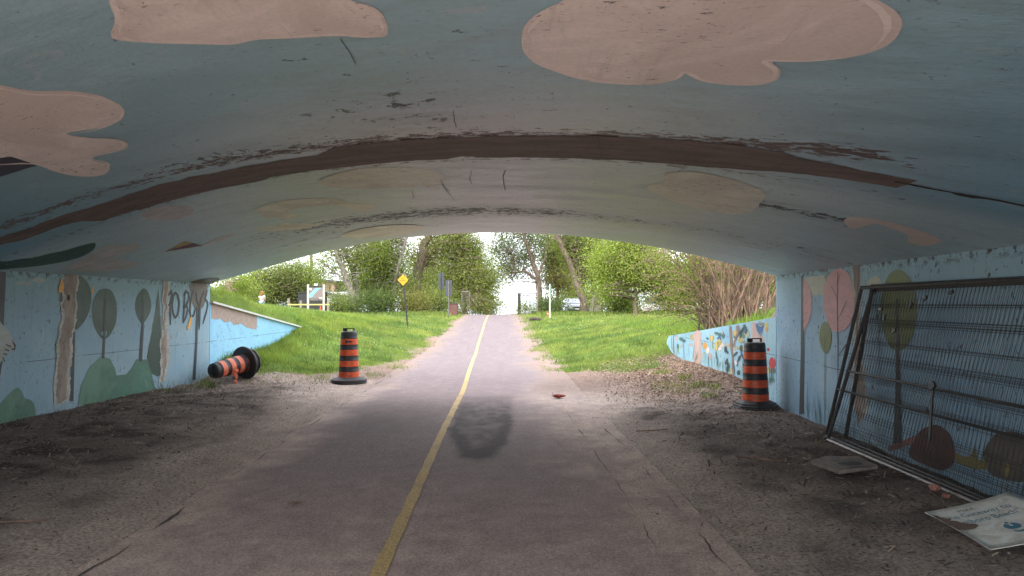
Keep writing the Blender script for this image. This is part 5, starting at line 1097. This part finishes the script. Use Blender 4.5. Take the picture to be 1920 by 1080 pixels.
# map board
Yb = 38; s = Yb/F; p0 = stand(592, 590, Yb); t = empty('map_board', p0, 0, 'framed trail map board on two pale posts showing a blue river', 'notice board'); p0z = p0.z
zz = lambda py: W(592, py, Yb).z-p0z
for x in (-14.5, 15): MB().box((x*s,0,zz(535)/2), (.1,.1,zz(535)+.1)).build('post', pm('pale_wood', (.5,.47,.42), .2, 8, .8), t)
MB().box((0,.02,(zz(539)+zz(560))/2), (26*s,.05,zz(539)-zz(560))).build('panel', pm('map_print_grey', lin(130,118,116), .25, 14, .5), t)
MB().box((0,0,zz(537)), (27*s,.09,.06)).build('top_frame', M['steel_dark'], t); MB().box((0,0,zz(562)), (26*s,.07,.07)).build('bottom_frame', M['steel'], t)
rv = [(-13,558),(-13,552),(-9,549),(-4,544),(-1,540),(12,540),(6,542),(1,547),(-3,551),(-6,556),(-10,558)]
fmesh('river_print', [(x*s,-.009,zz(y)) for x, y in rv], [tuple(t_) for t_ in tessellate_polygon([[Vector((x,-y,0)) for x, y in rv]])], pm('map_blue', lin(120,190,222), .1), t)
for x0, x1, y0, y1, m_ in ((-12,-8,540,544,'white'),(6,12,558,559.5,'white')): fmesh('label_print', [(x0*s,-.012,zz(y0)),(x1*s,-.012,zz(y0)),(x1*s,-.012,zz(y1)),(x0*s,-.012,zz(y1))], [(0,1,2,3)], M[m_], t)
MB().box((0,0,zz(535)+.04), (6*s,.05,.1)).build('header', M['white'], t)
# rail fence
p0 = stand(541, 590, 40); t = empty('rail_fence', p0, 0, 'low yellow rail on wooden posts behind the map board', 'fence'); s = 40/F
for x in (0, 23, 74): MB().tube([(x*s,0,-.1),(x*s,0,(.84 if x else .97))], .07, 8).build('post', M['wood'], t, True)
MB().box((38*s,-.06,.60), (78*s,.03,.07)).build('rail', pm('yellow_rail', (.62,.55,.16), .2, 8, .7), t)
p0 = stand(583, 590, 45); t = empty('storage_bin', p0, 0, 'large dark bin behind the map board', 'bin'); MB().box((.1,0,.75), (1.7,.8,1.4)).build('body', M['black_plastic'], t, bevel=.05); MB().box((.1,0,1.48), (1.76,.86,.08)).build('lid', M['base_rubber'], t, bevel=.02)
p0 = stand(583, 590, 62); t = empty('utility_pole', p0, 0, 'dark utility pole rising behind the big bush and map board', 'utility pole'); MB().tube([(0,0,-.3),(0,0,8.5)], [.16,.12], 8).build('shaft', M['bark'], t, True); MB().box((0,0,7.9), (2.0,.12,.12)).build('crossarm', M['bark'], t)
for x in (-.9,-.4,.4,.9): MB().lathe([(.04,0),(.06,.08),(.03,.14)], 8, (x,0,7.96)).build('insulator', M['steel_dark'], t)
# houses
def house(name, p, wd, dp, h, wallm, roofm, label, rz=0, roof='hip', wins=(), rh=1.6):
    t = empty(name, p, rz, label, 'house'); MB().box((0,0,h/2), (wd,dp,h)).build('wall', wallm, t)
    o = .35; 
    if roof == 'hip': V = [(-wd/2-o,-dp/2-o,h),(wd/2+o,-dp/2-o,h),(wd/2+o,dp/2+o,h),(-wd/2-o,dp/2+o,h),(-wd/4,0,h+rh),(wd/4,0,h+rh)]; Fc = [(0,1,5,4),(1,2,5),(2,3,4,5),(3,0,4),(3,2,1,0)]
    else: V = [(-wd/2-o,-dp/2-o,h),(wd/2+o,-dp/2-o,h-rh*.5),(wd/2+o,dp/2+o,h-rh*.5),(-wd/2-o,dp/2+o,h),(-wd/2-o,-dp/2-o,h+.25),(wd/2+o,-dp/2-o,h+.25-rh*.5),(wd/2+o,dp/2+o,h+.25-rh*.5),(-wd/2-o,dp/2+o,h+.25)]; Fc = [(3,2,1,0),(4,5,6,7),(0,1,5,4),(1,2,6,5),(2,3,7,6),(3,0,4,7)]
    MB().add(V, Fc).build('roof', roofm, t)
    for x, z, ww, wh in wins:
        f_ = MB().box((x,-dp/2-.02,z), (ww+.16,.08,wh+.16)).build('window', M['white'], t); MB().box((x,-dp/2-.07,z), (ww,.04,wh)).build('pane', glass_m, f_)
    return t
glass_m = pm('dark_window_glass', (.05,.07,.09), .3, 2, .1, 0)
Yh = 85; s = Yh/F
stucco = pm('white_stucco', (.62,.62,.62), .1, 2, .8); brick = pm('pinkish_brick_wall', lin(190,150,140), .2, 6, .9); dkroof = pm('dark_roof', (.08,.07,.08), .3, 3, .8)
p = stand(600, 590, Yh+6); house('house', p, 5, 5, W(600,524,Yh+6).z-p.z-1.2, pm('cream_wall', (.55,.47,.36), .15, 2, .8), dkroof, 'cream house with a dark hipped roof at far left behind the map board', R(8), wins=((-1.5,3,.9,1.1),(1.2,3,.9,1.1)), rh=1.0)
p = stand(622, 590, Yh); t = house('house', p, 28*s, 5, W(622,528,Yh).z-p.z, brick, dkroof, 'pinkish brick house block with dark vertical posts, behind the slender trees', 0, 'shed', rh=.4)
for x in (-.75,-.15,.45): MB().box((x*.9,-2.56,W(622,536,Yh).z-p.z), (.07,.06,1.4)).build('facade_post', M['steel_dark'], t)
p = stand(632, 590, Yh-8); t = house('house', p, 3.4, 5, W(632,548,Yh-8).z-p.z, stucco, dkroof, 'low white building with a dark sloping roof behind the slender trees', 0, 'shed', rh=1.5, wins=((.9,1.0,.5,.9),(-.5,1.1,.5,.9)))
p = stand(780, 590, 88); house('house', p, 3.2, 4, W(780,530,88).z-p.z, brick, dkroof, 'pale brick house glimpsed between trunks right of the diamond sign', 0, wins=((-1,2.2,.8,1.1),(1,2.2,.8,1.1)), rh=.8)
p = stand(1255, 590, 72); house('house', p, 7, 7, W(1255,512,72).z-p.z, stucco, dkroof, 'white house glimpsed through foliage at right', 0, wins=((-1.2,3.4,.9,1.1),(.4,3.4,.9,1.1)), rh=1.0)
p = stand(1330, 590, 75); house('house', p, 8, 7, 6.2, brick, dkroof, 'brick house hidden behind the bare-stemmed shrub', 0, wins=((-2,4.,.9,1.1),(1.4,4.,.9,1.1)), rh=1.2)
# vehicles
def car(p, rz, paintm, label, suv=False):
    t = empty('parked_car', p, rz, label, 'car', 'parked vehicles beyond the right lawn')   # front faces -y
    hw = .88; Ln = 4.4; prof = [(-2.2,.35),(-2.22,.62),(-2.1,.82),(-1.15,.98),(-.45,1.42 if not suv else 1.6),(.9,1.46 if not suv else 1.68),(1.75,1.1 if not suv else 1.6),(2.15,.98),(2.2,.45),(1.9,.3),(-1.9,.28)]
    V = []; n = len(prof)
    for x, k in ((-hw,0),(-hw*.98,1),(hw*.98,1),(hw,0)):
        for y, z in prof:
            tp = 1-.24*max(0, (z-.9))/.6; V.append((x*tp if k else x*tp, y if k == 0 else y*1.005, z if k == 0 else z+.03))
    V2 = []
    for x, sc in ((-1, .97), (-.9, 1), (.9, 1), (1, .97)):
        for y, z in prof:
            tp = 1-.22*max(0, (z-.9))/.6; V2.append((x*hw*tp, y*sc, (z-.7)*sc+.7))
    Fc = [(j*n+i, j*n+(i+1) % n, (j+1)*n+(i+1) % n, (j+1)*n+i) for j in range(3) for i in range(n)]+[tuple(range(n)), tuple(range(4*n-1, 3*n-1, -1))]
    MB().add(V2, Fc).build('body', paintm, t, True)
    hr = 1.42 if not suv else 1.6
    ws = [(-.72,-1.16,1.0),(.72,-1.16,1.0),(.6,-.5,hr-.04),(-.6,-.5,hr-.04)]; MB().add([Vector(v)+Vector((0,-.02,.025)) for v in ws], [(0,1,2,3)]).build('windscreen', pm('reflective_glass', (.35,.38,.42), .2, 2, .1, 0), t)
    for sx in (-1, 1):
        MB().add([(sx*.875,-1.0,.98),(sx*.72,-.42,hr-.1),(sx*.72,.8,hr-.08),(sx*.86,1.5,1.02)], [(0,1,2,3)]).build('side_window', glass_m, t)
        MB().box((sx*.62,-2.19,.68), (.34,.08,.14)).build('headlight', M['white'], t, bevel=.02)
        MB().box((sx*.97,-.85,1.02), (.16,.12,.12)).build('mirror', paintm, t, bevel=.02)
        for y in (-1.35, 1.35):
            w_ = MB().tube([(sx*.72,y,.32),(sx*.90,y,.32)], .32, 18).build('wheel', M['black_plastic'], t, True); MB().tube([(sx*.895,y,.32),(sx*.91,y,.32)], .19, 12).build('rim', M['steel'], w_)
    MB().box((0,-2.22,.64), (.7,.05,.12)).build('grille', M['black_plastic'], t); MB().box((0,-2.21,.42), (1.5,.06,.12)).build('bumper_intake', M['black_plastic'], t); MB().box((0,-2.26,.5), (.32,.02,.1)).build('number_plate', M['white'], t)
    return t
silver = pm('silver_paint', (.3,.32,.37), .08, 2, .3, 0, metal=.3)
p = W(1075, 590, 63); p.z = max(G1(p.x, p.y), W(1075,590,63).z-.1); car(p, R(3), silver, 'silver car parked facing the path, between the shrubs and the leaning two-stemmed tree')
p = W(1212, 590, 57); p.z = G1(p.x, p.y); car(p, R(-68), pm('white_car_paint', (.7,.7,.72), .06, 2, .3, 0), 'white vehicle half hidden by dark shrub under the lime green maple', True)
# ------------------------------------------------------------------ person
def skin_figure(name, pts, edges, rad_, m, parent, sub=2):
    me = bpy.data.meshes.new(name); me.from_pydata(pts, edges, []); o = link(name, me, m, parent)
    md = o.modifiers.new('skin', 'SKIN'); 
    for i, r_ in enumerate(rad_): me.skin_vertices[0].data[i].radius = r_ if isinstance(r_, tuple) else (r_, r_)
    me.skin_vertices[0].data[0].use_root = True
    s_ = o.modifiers.new('sub', 'SUBSURF'); s_.levels = sub; s_.render_levels = sub
    return o
pp = stand(491, 590, 50); pe = empty('person', pp, R(10), 'person seen from behind with curly red hair, white top and pale blue jeans', 'person')
skinm = pm('skin', (.55,.33,.24), .1, 8, .5, 0)
J = [(0,0,.92),(0,.0,1.1),(0,0,1.28),(0,0,1.4),(0,-.01,1.5),(0,-.02,1.6),(-.1,0,.88),(-.11,.02,.48),(-.11,.03,.08),(-.11,-.1,.04),(.1,0,.88),(.12,-.02,.48),(.12,.03,.08),(.12,-.1,.04),(-.18,0,1.36),(-.24,.02,1.1),(-.17,-.12,.98),(-.1,-.18,.98),(.18,0,1.36),(.25,.02,1.1),(.18,-.14,.99),(.1,-.2,1.0)]
Eg = [(0,1),(1,2),(2,3),(3,4),(4,5),(0,6),(6,7),(7,8),(8,9),(0,10),(10,11),(11,12),(12,13),(2,14),(14,15),(15,16),(16,17),(2,18),(18,19),(19,20),(20,21)]
Rd = [(.15,.11),(.13,.1),(.15,.1),(.07,.07),(.055,.06),(.09,.1),.095,.065,.045,.04,.095,.065,.045,.04,.055,.042,.034,.028,.055,.042,.034,.028]
skin_figure('body', J, Eg, Rd, skinm, pe)
skin_figure('top', [(0,0,.95),(0,0,1.12),(0,0,1.28),(-.17,0,1.35),(.17,0,1.35),(-.22,.01,1.22),(.22,.01,1.22)], [(0,1),(1,2),(2,3),(2,4),(3,5),(4,6)], [(.165,.125),(.15,.12),(.165,.12),.07,.07,.062,.062], pm('white_cotton', (.72,.7,.68), .1), pe)
skin_figure('jeans', [(0,0,.95),(-.1,0,.86),(-.115,.02,.48),(-.115,.03,.12),(.1,0,.86),(.125,-.02,.48),(.125,.03,.12)], [(0,1),(1,2),(2,3),(0,4),(4,5),(5,6)], [(.17,.13),.11,.085,.07,.11,.085,.07], pm('pale_denim', (.28,.4,.58), .15), pe)
hr_ = bmesh.new(); bmesh.ops.create_icosphere(hr_, subdivisions=4, radius=1)
for v in hr_.verts:
    f_ = 1+.22*mn.noise(v.co*4)+.12*mn.noise(v.co*9); v.co = Vector((v.co.x*.16*f_, v.co.y*.13*f_+.05, v.co.z*.19*f_+1.53))
    if v.co.y < -.03: v.co.y = -.03+(v.co.y+.03)*.15
me = bpy.data.meshes.new('hair'); hr_.to_mesh(me); hr_.free(); link('hair', me, pm('curly_red_hair', (.38,.13,.06), .4, 12, .6, .6, 40), pe)
pe.rotation_euler[2] = R(172)
# overhead wire beyond the crest
a_ = W(700, 556, 75); b2 = W(1240, 557, 75)
tag(MB().tube([a_.lerp(b2, k/12)+Vector((0,0,-.25*math.sin(math.pi*k/12))) for k in range(13)], .018, 4).build('overhead_wire', M['steel']), 'thin wire strung across the sky beyond the path crest', 'wire')
